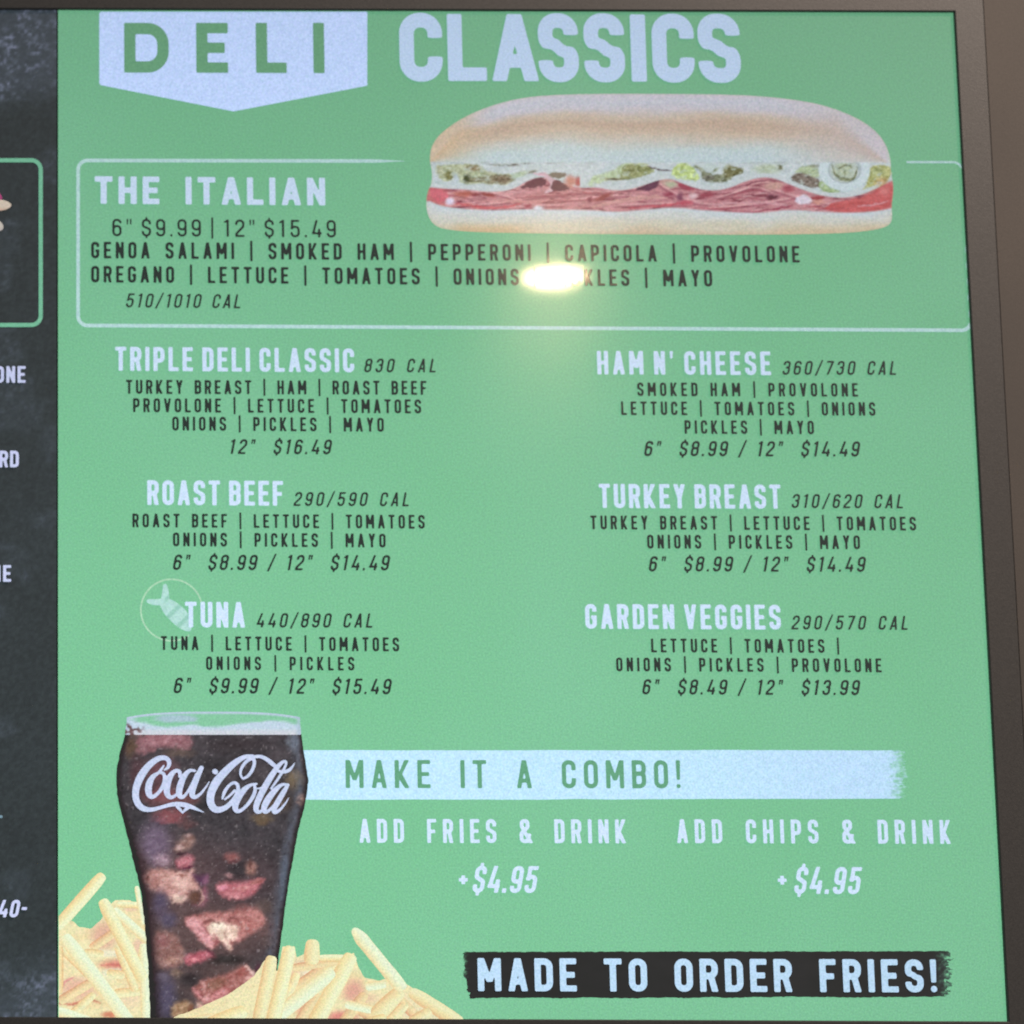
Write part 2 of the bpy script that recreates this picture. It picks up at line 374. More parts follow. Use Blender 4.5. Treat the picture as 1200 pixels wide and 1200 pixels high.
def glyph(ch, W0, t):
    W = gw(ch, W0, t); a = t / 2; L, R, B, T = a, W - a, a, 1 - a; r = (W / 2 - a) * 0.92
    th = t * 0.92
    PL = lambda *p, **k: ('P', rp(list(p), k.get('closed', False)), k.get('closed', False))
    RC = lambda x0, y0, x1, y1: ('G', [(x0, y0), (x1, y0), (x1, y1), (x0, y1)])
    G = lambda *p: ('G', list(p))
    stem = RC(0, 0, t, 1); clip = True; lo, hi = 0, 1
    if ch == 'A': q = [G((0, 0), (t, 0), (W / 2 + a, 1), (W / 2 - a, 1)), G((W - t, 0), (W, 0), (W / 2 + a, 1), (W / 2 - a, 1)), RC(W * .2, .2, W * .8, .2 + th)]
    elif ch == 'B': q = [stem, PL((a, T), (R, T, r), (R, .52, r * .8), (a, .52)), PL((a, .52), (R, .52, r * .8), (R, B, r), (a, B))]
    elif ch == 'C': q = [PL((R, .64), (R, T, r), (L, T, r), (L, B, r), (R, B, r), (R, .36))]
    elif ch == 'D': q = [stem, PL((a, T), (R, T, r), (R, B, r), (a, B))]
    elif ch == 'E': q = [stem, RC(0, 0, W, th), RC(0, 1 - th, W, 1), RC(0, .5 - th / 2, W * .9, .5 + th / 2)]
    elif ch == 'F': q = [stem, RC(0, 1 - th, W, 1), RC(0, .48 - th / 2, W * .88, .48 + th / 2)]
    elif ch == 'G': q = [PL((R, .66), (R, T, r), (L, T, r), (L, B, r), (R, B, r), (R, .54)), RC(W * .52, .54 - th, W, .54)]
    elif ch == 'H': q = [stem, RC(W - t, 0, W, 1), RC(0, .5 - th / 2, W, .5 + th / 2)]
    elif ch == 'I': q = [stem]
    elif ch == '|': q = [RC(t * .08, -.12, t * .92, 1.12)]; lo, hi = -.2, 1.2
    elif ch == 'K': q = [stem, G((W - t * 1.15, 1), (W, 1), (t * .9, .26), (t * .9, .50)), G((W * .40, .62), (W * .18, .42), (W - t * 1.1, 0), (W, 0))]
    elif ch == 'L': q = [stem, RC(0, 0, W, th)]
    elif ch == 'M': q = [stem, RC(W - t, 0, W, 1), G((0, 1), (t * 1.05, 1), (W / 2 + a * .9, .28), (W / 2 - a * .9, .28)), G((W, 1), (W - t * 1.05, 1), (W / 2 - a * .9, .28), (W / 2 + a * .9, .28))]
    elif ch == 'N': q = [stem, RC(W - t, 0, W, 1), G((0, 1), (t * .95, 1), (W, 0), (W - t * .95, 0))]
    elif ch in 'O0': q = [PL((L, B, r), (R, B, r), (R, T, r), (L, T, r), closed=True)]
    elif ch == 'P': q = [stem, PL((a, T), (R, T, r), (R, .43, r), (a, .43))]
    elif ch == 'R': q = [stem, PL((a, T), (R, T, r), (R, .48, r), (a, .48)), G((W * .42, .5), (W * .42 + t, .5), (W, 0), (W - t * 1.02, 0))]
    elif ch in 'S$':
        s = PL((R, .69), (R, T, r), (L, T, r), (L, .58, r * .75), (R, .42, r * .75), (R, B, r), (L, B, r), (L, .31)); q = [s]
        if ch == '$': q += [RC(W / 2 - a * .8, .9, W / 2 + a * .8, 1.11), RC(W / 2 - a * .8, -.11, W / 2 + a * .8, .1)]; lo, hi = -.2, 1.2
    elif ch == 'T': q = [RC(0, 1 - th, W, 1), RC(W / 2 - a, 0, W / 2 + a, 1)]
    elif ch == 'U': q = [PL((L, 1), (L, B, r), (R, B, r), (R, 1))]
    elif ch == 'V': q = [G((0, 1), (t, 1), (W / 2 + a, 0), (W / 2 - a, 0)), G((W - t, 1), (W, 1), (W / 2 + a, 0), (W / 2 - a, 0))]
    elif ch == 'Y': q = [G((0, 1), (t * 1.05, 1), (W / 2 + a, .42), (W / 2 - a, .42)), G((W - t * 1.05, 1), (W, 1), (W / 2 + a, .42), (W / 2 - a, .42)), RC(W / 2 - a, 0, W / 2 + a, .44)]
    elif ch == '1': q = [RC(W * .8 - t, 0, W * .8, 1), G((W * .8 - t * .6, 1), (W * .8 - t * .6, 1 - th), (W * .06, .82 - th * .4), (W * .06, .82 + th * .5))]
    elif ch == '2': q = [PL((L, .68), (L, T, r), (R, T, r), (R, .60, .12), (L, .18, .08), (L, 0)), RC(0, 0, W, th)]
    elif ch == '3': q = [PL((L, .70), (L, T, r), (R, T, r), (R, .53, r * .7), (W * .4, .53)), PL((W * .4, .53), (R, .53, r * .7), (R, B, r), (L, B, r), (L, .30))]
    elif ch == '4': q = [G((W * .62 - t, 1), (W * .62, 1), (t * 1.0, .20), (0, .20)), RC(0, .18, W, .18 + th), RC(W * .62, 0, W * .62 + t * .98, .5)]
    elif ch == '5': q = [RC(W * .06, 1 - th, W * .95, 1), RC(W * .06, .46, W * .06 + t * .95, 1), PL((L, .50), (L, .60, r * .5), (R, .60, r), (R, B, r), (L, B, r), (L, .30))]
    elif ch == '6': q = [PL((R, .74), (R, T, r), (L, T, r), (L, .3)), PL((L, B, r), (R, B, r), (R, .58, r), (L, .58, r), closed=True)]
    elif ch == '9': q = [PL((L, .26), (L, B, r), (R, B, r), (R, .7)), PL((L, .42, r), (R, .42, r), (R, T, r), (L, T, r), closed=True)]
    elif ch == '7': q = [RC(0, 1 - th, W, 1), G((W - t * 1.1, .92), (W, .92), (W * .36 + a, 0), (W * .36 - a, 0))]
    elif ch == '8': q = [PL((L, B, r), (R, B, r), (R, .53, r * .8), (L, .53, r * .8), closed=True), PL((L, .53, r * .8), (R, .53, r * .8), (R, T, r), (L, T, r), closed=True)]
    elif ch == '/': q = [G((-.02, -.08), (t * .8, -.08), (W, 1.08), (W - t * .8, 1.08))]; lo, hi = -.2, 1.2
    elif ch == '.': q = [RC(0, 0, t, t * 1.1)]
    elif ch == "'": q = [G((t * .1, 1), (t * .95, 1), (t * .7, .68), (t * .2, .68))]
    elif ch == '"': q = [G((0, 1), (t * .8, 1), (t * .66, .66), (t * .12, .66)), G((W - t * .8, 1), (W, 1), (W - t * .12, .66), (W - t * .66, .66))]
    elif ch == '!': q = [G((0, 1), (t, 1), (t * .88, .30), (t * .12, .30)), ('P', [(a, a * 1.05), (a, a * 1.06)], True)]
    elif ch == '-': q = [RC(0, .42, W, .42 + th)]
    elif ch == '+': q = [RC(0, .5 - th / 2, W, .5 + th / 2), RC(W / 2 - a, .5 - W / 2, W / 2 + a, .5 + W / 2)]
    elif ch == '&': q = [PL((W * 1.0, -.03), (W * .20, .70, .06), (W * .20, T, r * .6), (W * .70, T, r * .6), (W * .70, .67, .08), (L, .40, .10), (L, B, r * .8), (W * .74, B, r * .7), (W - a, .40))]
    else: q = []
    return q, W, lo, hi
GC = {}
def glyph_mesh(ch, W0, t, n, fat=0.0):
    key = (ch, round(W0, 3), round(t, 3), n, fat)
    if key not in GC:
        q, W, lo, hi = glyph(ch, W0, t)
        s = 1.0 / n; xs = np.arange(-3 * s, W + 3.5 * s, s); ys = np.arange(lo - 3 * s, hi + 3.5 * s, s)
        X, Y = np.meshgrid(xs, ys); f = np.full(X.shape, 1e9)
        for p in q:
            d = d_poly(X, Y, p[1]) if p[0] == 'G' else d_stroke(X, Y, p[1], t / 2, True, p[2])
            f = np.minimum(f, d)
        f = np.maximum(f, np.maximum(lo - Y, Y - hi))
        g = f.copy(); g[1:-1, 1:-1] = (4 * f[1:-1, 1:-1] + f[:-2, 1:-1] + f[2:, 1:-1] + f[1:-1, :-2] + f[1:-1, 2:]) / 8
        GC[key] = cut_mesh(g - fat, xs, ys) + (W,)
    return GC[key]
def text(name, s, x0, yb0, x1, yb1, h, W0, t, col, parent, layer=6, slant=0.0, space=None, n=None, label=None, fat=0.0):
    """line of lettering between measured baseline ends; letter gap is solved so that it spans them"""
    n = n or (26 if h < 24 else 36 if h < 50 else 60)
    ax, az = P(x0, yb0); bx, bz = P(x1, yb1); _, tz = P(x0, yb0 - h); H = tz - az
    tot = (bx - ax) / H - slant * (1.0 if s[-1] not in '.-' else 0)
    space = W0 * .75 if space is None else space
    gl = sum(space if c == ' ' else gw(c, W0, t) for c in s)
    gap = (tot - gl) / (len(s) - 1)
    V = []; F = []; cur = 0.0; sl = (bz - az) / (bx - ax)
    for c in s:
        if c == ' ': cur += space + gap; continue
        v, f, W = glyph_mesh(c, W0, t, n, fat); b = len(V)
        for (x, y) in v:
            xx = (cur + x + slant * y) * H; V.append((ax + xx, az + y * H + xx * sl))
        F += [[k + b for k in q] for q in f]
        cur += W + gap
    return flat(name, V, F, col, layer, parent, label)

# title badge and title
def badge_d(x, y):
    d = d_poly(x, y, [(116.3, -5), (430.3, -5), (430.3, 100.6), (273.5, 130.8), (116.3, 99.6)])
    return np.maximum(d, 14.0 - y + 0)  # upper side follows the panel edge
badge = art('title_badge', badge_d, (112, 10, 436, 134), 2.0, np.array([216, 243, 290.]), 2, scr, 'pale pennant shaped badge reading DELI')
def solo(ch, x0, x1, yt, yb, t_px, col, parent, layer, name, n=60, fat=0.0):
    # one letter fitted to its measured box
    h = yb - yt; w = (x1 - x0) / h; t = t_px / h
    k = WID.get(ch, 1) or 1
    v, f, W = glyph_mesh(ch, w / k, t, n, fat)
    ax, az = P(x0, yb); bx, _ = P(x1, yb); _, tz = P(x0, yt); H = tz - az; sx = (bx - ax) / W
    return flat(name, [(ax + x * sx, az + y * H) for x, y in v], [list(q) for q in f], col, layer, parent)
for ch, a_, b_, yy in (('D', 145.5, 197.8, 85.6), ('E', 230, 267.3, 85.8), ('L', 300, 336, 86.0), ('I', 367.3, 380.3, 86.3)):
    solo(ch, a_, b_, 27.2, yy, 13.4, GREEN_T, badge, 4, 'letter')
title = None
for k, (ch, a_, b_) in enumerate((('C', 468.5, 519), ('L', 525, 570.5), ('A', 576.5, 631.5), ('S', 631.5, 678.6), ('S', 685, 732.8), ('I', 740, 757.8), ('C', 765, 814.5), ('S', 819, 868.5))):
    solo(ch, a_, b_, 15.6 + (1.2 if ch in 'LAI' else 0) + k * .15, 96.2 + k * .2 - (1 if ch in 'LAI' else 0), 17.2, np.array([210, 238, 272.]), scr, 5, 'title_letter')

# rounded line frames
def frame_d(x0, y0, x1, y1, r, hw, slope=0.0, gaps=()):
    def f(x, y):
        yy = y - slope * (x - x0)
        qx = np.abs(x - (x0 + x1) / 2) - (x1 - x0) / 2 + r; qy = np.abs(yy - (y0 + y1) / 2) - (y1 - y0) / 2 + r
        d = np.hypot(np.maximum(qx, 0), np.maximum(qy, 0)) + np.minimum(np.maximum(qx, qy), 0) - r
        return np.abs(d) - hw
    return f
def edge_x(y): return 1117 + 63 * (y - 15) / 1182 - 0.5
def ital_frame(x, y):
    xr = edge_x(y) + 1.5
    top = 188.2 + 0.0020 * (x - 90); bot = 381.5 + 0.0055 * (x - 90)
    cx = (91.5 + xr) / 2; cy = (top + bot) / 2; r = 11
    qx = np.abs(x - cx) - (xr - 91.5) / 2 + r; qy = np.abs(y - cy) - (bot - top) / 2 + r
    d = np.hypot(np.maximum(qx, 0), np.maximum(qy, 0)) + np.minimum(np.maximum(qx, qy), 0) - r
    hw = 2.1 - (0.8 * sstep(440, 474, x) + 0.95 * sstep(430, 474, x) * (x < 520)) * (y < 280)
    f = np.abs(d) - hw
    gap = np.maximum(np.maximum(474 - x, x - 1062), y - 300)
    return np.maximum(np.maximum(f, -gap), x - edge_x(y))
art('featured_frame', ital_frame, (86, 182, 1142, 394), 1.0, np.array([192, 232, 232.]), 2, scr, 'thin pale rounded outline round the first sandwich')
lf = art('side_frame', frame_d(-420, 188, 47.7, 381, 11, 2.4), (-424, 182, 54, 388), 1.0, np.array([120, 196, 160.]), 2, scr, 'thin green rounded outline on the chalkboard panel')

# featured item
INKS = INK
it = text('item_heading', 'THE ITALIAN', 111, 239.3, 381, 241.3, 32.2, .64, .215, WHITE, scr, space=.50)
text('price_line', '6" $9.99 | 12" $15.49', 131.5, 277.4, 393.5, 279, 20.5, .52, .13, INK, it, space=.02)
text('ingredients_line', 'GENOA SALAMI | SMOKED HAM | PEPPERONI | CAPICOLA | PROVOLONE', 106.7, 303.3, 936.7, 308.3, 19.5, .48, .168, INK, it, space=.40)
text('ingredients_line', 'OREGANO | LETTUCE | TOMATOES | ONIONS | PICKLES | MAYO', 106.7, 331.5, 834.3, 336.5, 19.5, .48, .168, INK, it, space=.40)
text('calorie_line', '510/1010 CAL', 146.7, 360.8, 284.5, 362, 16.6, .50, .14, INK, it, slant=.2, space=.35)

HB = dict(W0=.415, t=.205)
items = [
 (('TRIPLE DELI CLASSIC', 135, 434.8, 415, 436.8, 28), ('830 CAL', 425.8, 436.8, 513.3, 437, 16.2),
  [('TURKEY BREAST | HAM | ROAST BEEF', 147.5, 462, 499.6, 463.3, 16.5), ('PROVOLONE | LETTUCE | TOMATOES', 155.8, 483.5, 493.3, 485, 16.5), ('ONIONS | PICKLES | MAYO', 201.7, 505, 449.6, 506.5, 16.5)],
  ('12"  $16.49', 267.5, 532.5, 390, 533, 17.6)),
 (('ROAST BEEF', 172.5, 592, 331.7, 593, 29), ('290/590 CAL', 343.3, 593.3, 481.7, 593.8, 16.5),
  [('ROAST BEEF | LETTUCE | TOMATOES', 155, 618.3, 497.5, 620, 16.2), ('ONIONS | PICKLES | MAYO', 202.5, 640.6, 451.7, 642, 16.3)],
  ('6"  $8.99 / 12"  $14.49', 201.7, 668.3, 458, 669, 18.2)),
 (('TUNA', 216.8, 735.4, 287, 735.8, 30), ('440/890 CAL', 299.6, 735.6, 439.2, 736, 17),
  [('TUNA | LETTUCE | TOMATOES', 188.3, 762, 467.5, 763.7, 16.5), ('ONIONS | PICKLES', 241.3, 785.4, 415, 786, 16)],
  ('6"  $9.99 / 12"  $15.49', 202.5, 812.6, 460, 814, 18.4)),
 (("HAM N' CHEESE", 699.6, 439.2, 903, 440, 27.6), ('360/730 CAL', 915.6, 439.8, 1052.4, 440, 16.5),
  [('SMOKED HAM | PROVOLONE', 746.4, 464.6, 1005, 465.4, 16), ('LETTUCE | TOMATOES | ONIONS', 727.5, 486.8, 1025.4, 487.7, 16), ('PICKLES | MAYO', 801.8, 508.8, 953.4, 509.4, 16)],
  ('6"  $8.99 / 12"  $14.49', 753.6, 535, 1008.8, 535.6, 18)),
 (('TURKEY BREAST', 701.9, 595.6, 914.7, 596.6, 28.3), ('310/620 CAL', 926.4, 595.8, 1060.5, 596.2, 16.6),
  [('TURKEY BREAST | LETTUCE | TOMATOES', 691.5, 620.7, 1073, 622.2, 16.3), ('ONIONS | PICKLES | MAYO', 758, 643.2, 1007.4, 644, 16.3)],
  ('6"  $8.99 / 12"  $14.49', 759, 670, 1015.5, 670.6, 18)),
 (('GARDEN VEGGIES', 685.7, 737, 914.7, 738, 29), ('290/570 CAL', 926.4, 738, 1066, 738.5, 16.6),
  [('LETTUCE | TOMATOES |', 762.6, 764.8, 983, 765.5, 16.3), ('ONIONS | PICKLES | PROVOLONE', 721.7, 787, 1032.6, 788.2, 16.3)],
  ('6"  $8.49 / 12"  $13.99', 751.4, 814, 1008.8, 815, 18)),
]
for head, cal, ings, price in items:
    h = text('item_heading', head[0], *head[1:], .46, .172, WHITE, scr, space=.07)
    text('calorie_line', cal[0], *cal[1:], .50, .145, INK, h, slant=.2, space=.35)
    for g in ings: text('ingredients_line', g[0], *g[1:], .46, .168, INK, h, space=.34)
    text('price_line', price[0], *price[1:], .50, .15, INK, h, slant=.2, space=.28)

# ------------------------------------------------------------------ combo banner
def combo_d(x, y):
    top = 879.2 + 1.0 * (fbm(x / 60, x * 0, 7, 3) - .5); bot = 937.4 - 0.0018 * (x - 355) + 1.2 * (fbm(x / 40, x * 0, 8, 3) - .5)
    d = np.maximum(top - y, y - bot); d = np.maximum(d, 340 - x)
    rag = (x - 1062) + 22 * (fbm(x / 5, y / 1.5, 9, 3) - .4)
    return np.maximum(d, rag * .5)
def combo_c(x, y):
    base = np.tile(np.array([198, 240, 264.]), (len(x), 1))
    base = mix(base, [194, 230, 264], sstep(780, 1000, x) * (0.35 + .6 * fbm(x / 30, y / 12, 4, 3)))
    return mix(base, GREEN, sstep(1040, 1066, x + 34 * (fbm(x / 4, y / 1.6, 33, 3) - .5)))
cb = art('combo_banner', combo_d, (338, 874, 1076, 942), 1.3, combo_c, 2, scr, 'pale painted stripe reading MAKE IT A COMBO')
text('lettering', 'MAKE IT A COMBO!', 405, 923.6, 797.5, 924, 33, .50, .155, np.array([96, 166, 128.]), cb, layer=4, space=.50)
o = text('combo_option', 'ADD FRIES & DRINK', 421, 987.6, 733.4, 988.3, 28, .43, .158, WHITE, scr, space=.42)
text('option_price', '$4.95', 552.4, 1046, 632.7, 1046.6, 31.5, .43, .155, WHITE, o, slant=.2)
text('option_price', '+ ', 537.5, 1037, 549, 1037, 12, 1.15, .36, WHITE, o, space=.01)
o = text('combo_option', 'ADD CHIPS & DRINK', 793, 988, 1113.8, 989, 28, .43, .158, WHITE, scr, space=.42)
text('option_price', '$4.95', 929.2, 1047.4, 1011.8, 1048, 31.8, .43, .155, WHITE, o, slant=.2)
text('option_price', '+ ', 911, 1037.5, 922.5, 1037.5, 12, 1.15, .36, WHITE, o, space=.01)

def fries_d(x, y):
    top = 1115.6 - 0.002 * (x - 541) + 1.2 * (fbm(x / 30, x * 0, 17, 3) - .5) + .8 * (vnoise(x / 3, x * 0, 19) - .5)
    bot = 1170 - 0.0035 * (x - 541) + 2.2 * (fbm(x / 30, x * 0, 18, 3) - .5) + .8 * (vnoise(x / 3, x * 0, 29) - .5)
    d = np.maximum(top - y, y - bot)
    left = 543 - x - 9 * (fbm(x / 4, y / 1.5, 20, 3) - .5) + 7 * sstep(1140, 1168, y) * 1.0
    rag = (x - 1112) + 26 * (fbm(x / 3, y / 1.6, 21, 3) - .5)
    return np.maximum(np.maximum(d, left), rag * .4)
def fries_c(x, y):
    n = fbm(x / 30, y / 14, 41, 3)
    c = np.tile(np.array([5, 8, 9.]), (len(x), 1)) + (n - .5)[:, None] * np.array([26, 20, 24.])
    c = mix(c, [74, 110, 104], sstep(1080, 1125, x) * .6 * fbm(x / 4, y / 4, 42, 2) * 1.5)
    k = np.maximum(sstep(1100, 1124, x + 30 * (fbm(x / 3, y / 1.8, 43, 3) - .5)), sstep(549, 538, x + 12 * (fbm(x / 3, y / 1.5, 44, 3) - .5)))
    return mix(c, GREEN, k * .95)
fb = art('fries_banner', fries_d, (530, 1110, 1132, 1176), 1.2, fries_c, 2, scr, 'black brushed stripe reading MADE TO ORDER FRIES')
text('lettering', 'MADE TO ORDER FRIES!', 560, 1161.4, 1098, 1163, 38.7, .56, .195, np.array([194, 228, 256.]), fb, layer=4, space=.42)

# chalkboard panel lettering (only the ends that reach into view)
for s_, x1_, yb_, h_, sl_ in (('ONE', 30, 449, 19.5, 0), ('RD', 22, 548, 19.5, 0), ('NE', 13, 682, 19.5, 0), ('40-', 29.5, 1075, 20.5, .2)):
    adv = 12.9 if not sl_ else 12.0
    text('side_lettering', s_, x1_ - adv * len(s_) + 3, yb_, x1_, yb_, h_, .52, .18, np.array([206, 214, 250.]), dark, slant=sl_)
art('side_line', lambda x, y: d_stroke(x, y, [(-60, 957), (3, 957)], 1.6), (-64, 952, 8, 962), 1, np.array([120, 150, 165.]), 3, dark)

# ------------------------------------------------------------------ small painter for the printed food pictures
def delin(l):
    l = np.maximum(l, 0); return 255 * np.where(l <= 0.0031308, l * 12.92, 1.055 * l ** (1 / 2.4) - 0.055)
def drive(c, glow, gain):
    """tone as seen on the display -> signal of the display pixel"""
    return delin(np.maximum(lin(c) - glow, 0.0015) / gain)
def paint(c, x, y, dabs, ox, oy, k, soft=1.0, jit=1.0):
    X = (x - ox) * k + jit * k * (fbm(x / 4.2, y / 3.6, 401, 4) - .5) * 6; Y = (y - oy) * k + jit * k * (fbm(x / 4.2, y / 3.6, 402, 4) - .5) * 6
    for q, d in enumerate(dabs):
        kind, geo, col = d[0], d[1], d[2]; al = d[3] if len(d) > 3 else 1.0
        if kind == 'e':
            cx, cy, rx, ry = geo[:4]; a = geo[4] if len(geo) > 4 else 0; m = min(rx, ry)
            u = (X - cx) * math.cos(a) + (Y - cy) * math.sin(a); v = -(X - cx) * math.sin(a) + (Y - cy) * math.cos(a)
            w = sstep(1.42, .30, np.hypot(u / rx, v / ry))
        elif kind == 'p': w = sstep(soft * k * 1.1, -soft * k * 1.1, d_poly(X, Y, smooth(geo, 1)))
        else: w = sstep(soft * k * .7, -soft * k * .7, d_taper(X, Y, [(p[0], p[1], p[2]) for p in geo]))
        c = mix(c, col, w * al)
    return c
def SK(w, *pts):
    n = len(pts); return [(p[0], p[1], w / 2 * (.35 if i in (0, n - 1) else 1)) for i, p in enumerate(pts)]
GA = [('e', (380, 430, 420, 330), (112, 84, 86), .75), ('e', (850, 420, 300, 230), (88, 70, 74), .8), ('e', (330, 10, 100, 24), (150, 85, 92)), ('e', (250, 170, 120, 170), (122, 102, 128), .9), ('e', (300, 290, 64, 52), (176, 140, 158), .8), ('e', (150, 340, 50, 110), (92, 70, 74), .6),
 ('p', [(380, 200), (440, 130), (500, 100), (540, 150), (500, 205), (440, 235), (390, 225)], (150, 112, 104)), ('e', (420, 200, 36, 26), (190, 150, 148), .8), ('e', (480, 112, 28, 14), (176, 140, 136), .8),
 ('p', [(395, 290), (440, 255), (500, 245), (532, 290), (500, 328), (440, 348), (398, 332)], (196, 112, 124)), ('e', (430, 240, 44, 9), (70, 45, 55), .9), 
 ('p', [(165, 412), (195, 360), (300, 345), (390, 362), (470, 372), (520, 342), (532, 400), (562, 470), (560, 492), (500, 510), (482, 560), (440, 592), (390, 592), (340, 556), (290, 522), (220, 492), (168, 452)], (196, 138, 130)),
 ('e', (230, 420, 66, 56), (176, 116, 110), .8), ('e', (440, 450, 84, 64), (220, 170, 158), .9), ('e', (412, 560, 64, 30), (226, 190, 172), .9), ('e', (350, 400, 70, 26, -.3), (206, 150, 138), .7), ('e', (430, 394, 30, 10), (150, 90, 80), .8), ('e', (480, 342, 44, 12, -.3), (110, 50, 70), .9),
 ('p', [(508, 378), (560, 402), (600, 378), (628, 420), (600, 468), (540, 446)], (96, 60, 88)), ('p', [(580, 440), (614, 390), (628, 430), (602, 470)], (170, 110, 140), .8),
 ('p', [(575, 486), (612, 478), (620, 600), (560, 618), (500, 600), (560, 590)], (160, 92, 112), .9), ('s', SK(18, (570, 498), (584, 560), (556, 600)), (226, 180, 156), .8), ('p', [(488, 520), (560, 500), (566, 560), (530, 597), (488, 572)], (108, 72, 60)),
 ('e', (840, 350, 90, 60), (58, 54, 58), .8), ('e', (790, 270, 58, 40), (152, 92, 92)), ('e', (800, 300, 30, 14), (96, 60, 66), .7), ('e', (922, 345, 46, 54), (172, 120, 110)), ('e', (916, 322, 16, 34), (96, 60, 56), .8), ('e', (768, 396, 38, 20), (172, 122, 126), .9),
 ('p', [(668, 470), (720, 440), (850, 442), (900, 430), (1000, 412), (1022, 430), (980, 482), (930, 542), (830, 572), (740, 556), (690, 512)], (196, 106, 116)), ('e', (722, 482, 44, 22), (224, 132, 152), .9), ('e', (860, 486, 60, 22, -.2), (212, 132, 132), .8), ('e', (960, 440, 52, 18, -.2), (180, 112, 106), .8), ('e', (800, 548, 70, 14), (214, 128, 136), .7),
 ('e', (1010, 620, 90, 60), (100, 84, 80), .8), ('e', (880, 640, 110, 46), (160, 100, 100), .8), ('e', (285, 620, 66, 130), (94, 84, 112), .9), ('e', (1160, 450, 34, 240), (82, 94, 110), .8), ('e', (1000, 20, 44, 30), (112, 92, 72), .8)]
GB = [('e', (600, 130, 520, 260), (112, 82, 80), .75), ('e', (250, 280, 220, 280), (106, 84, 84), .8), ('e', (680, 560, 380, 220), (112, 82, 78), .7), ('e', (250, 20, 70, 70), (92, 84, 112), .8), ('e', (1000, 90, 90, 90), (112, 84, 84), .8),
 ('p', [(370, 0), (560, -40), (700, -40), (860, -70), (960, -60), (1010, 0), (1000, 60), (900, 130), (800, 190), (750, 210), (742, 264), (690, 222), (650, 190), (610, 252), (520, 212), (460, 132), (390, 62)], (188, 116, 112)),
 ('p', [(378, 0), (480, -4), (540, 100), (600, 180), (602, 252), (530, 212), (450, 122), (390, 52)], (216, 142, 146)), ('s', SK(16, (480, 20), (540, 110), (590, 160)), (176, 96, 100), .7),
 ('p', [(548, 62), (640, 28), (720, 58), (800, 58), (792, 120), (762, 182), (722, 182), (744, 270), (690, 212), (650, 172), (600, 162), (560, 112)], (236, 204, 182)), ('e', (640, 66, 64, 30), (226, 212, 186), .8), ('e', (750, 110, 34, 50), (214, 170, 150), .7),
 ('s', SK(18, (530, 46), (580, 18), (642, 52)), (124, 72, 68), .9), ('s', SK(18, (716, 30), (750, 4), (800, 20)), (124, 66, 64), .9), ('s', SK(22, (596, 130), (640, 180), (610, 210)), (160, 80, 88), .8), ('e', (864, 60, 66, 48), (186, 106, 102), .8), ('e', (840, 70, 20, 34), (222, 150, 140), .7), ('s', SK(14, (700, 90), (690, 150), (716, 200)), (186, 132, 120), .8),
 ('p', [(128, 120), (200, 108), (300, 128), (340, 200), (382, 282), (362, 360), (300, 402), (200, 402), (128, 342)], (158, 112, 106)), ('e', (280, 332, 64, 34), (186, 134, 118), .8), ('e', (200, 190, 56, 60), (156, 96, 98), .7), ('e', (310, 240, 40, 50), (144, 96, 88), .7),
 ('p', [(368, 302), (470, 270), (560, 260), (600, 290), (628, 320), (560, 336), (470, 352), (388, 374)], (198, 98, 112)), ('e', (450, 330, 60, 14, -.1), (222, 124, 134), .8), ('s', SK(12, (540, 252), (580, 280), (600, 300)), (90, 40, 60), .8),
 ('e', (310, 440, 54, 36), (150, 120, 102), .7), ('e', (700, 330, 160, 42), (58, 54, 54), .85), ('e', (420, 490, 110, 60), (60, 55, 58), .85), ('e', (230, 620, 84, 190), (90, 82, 108), .95), ('e', (190, 470, 60, 40), (110, 100, 120), .8),
 ('p', [(438, 562), (480, 530), (500, 490), (560, 480), (640, 460), (720, 440), (800, 388), (850, 366), (900, 410), (932, 470), (940, 520), (860, 560), (760, 640), (660, 700), (560, 740), (500, 660), (450, 602)], (178, 108, 102)),
 ('e', (620, 520, 90, 46, -.3), (150, 102, 84), .85), ('e', (640, 604, 110, 34, -.45), (216, 132, 134), .9), ('e', (560, 600, 40, 26), (186, 116, 108), .7), ('e', (826, 424, 46, 34, -.5), (170, 90, 84), .9), ('s', SK(26, (850, 380), (912, 440), (936, 510)), (228, 186, 176), .95), ('e', (872, 486, 46, 26, -.6), (212, 152, 142), .8),
 ('s', SK(26, (446, 556), (476, 590), (520, 640)), (222, 134, 140), .9), ('s', SK(16, (506, 492), (530, 540), (540, 590)), (214, 152, 150), .85), ('s', SK(14, (500, 560), (520, 620), (560, 660)), (130, 66, 66), .8), ('e', (545, 636, 30, 16, .3), (226, 160, 158), .8), ('e', (590, 694, 40, 16, -.4), (232, 132, 144), .9), ('s', SK(14, (660, 520), (720, 560), (740, 600)), (196, 96, 96), .7),
 ('p', [(266, 706), (300, 660), (420, 650), (442, 700), (462, 800), (280, 800)], (172, 132, 98)), ('p', [(460, 648), (522, 690), (542, 740), (480, 760)], (228, 172, 152)), ('e', (424, 722, 24, 40), (130, 78, 60), .9), ('e', (1010, 190, 56, 60), (98, 80, 80), .8), ('e', (960, 410, 34, 60), (94, 52, 68), .8)]
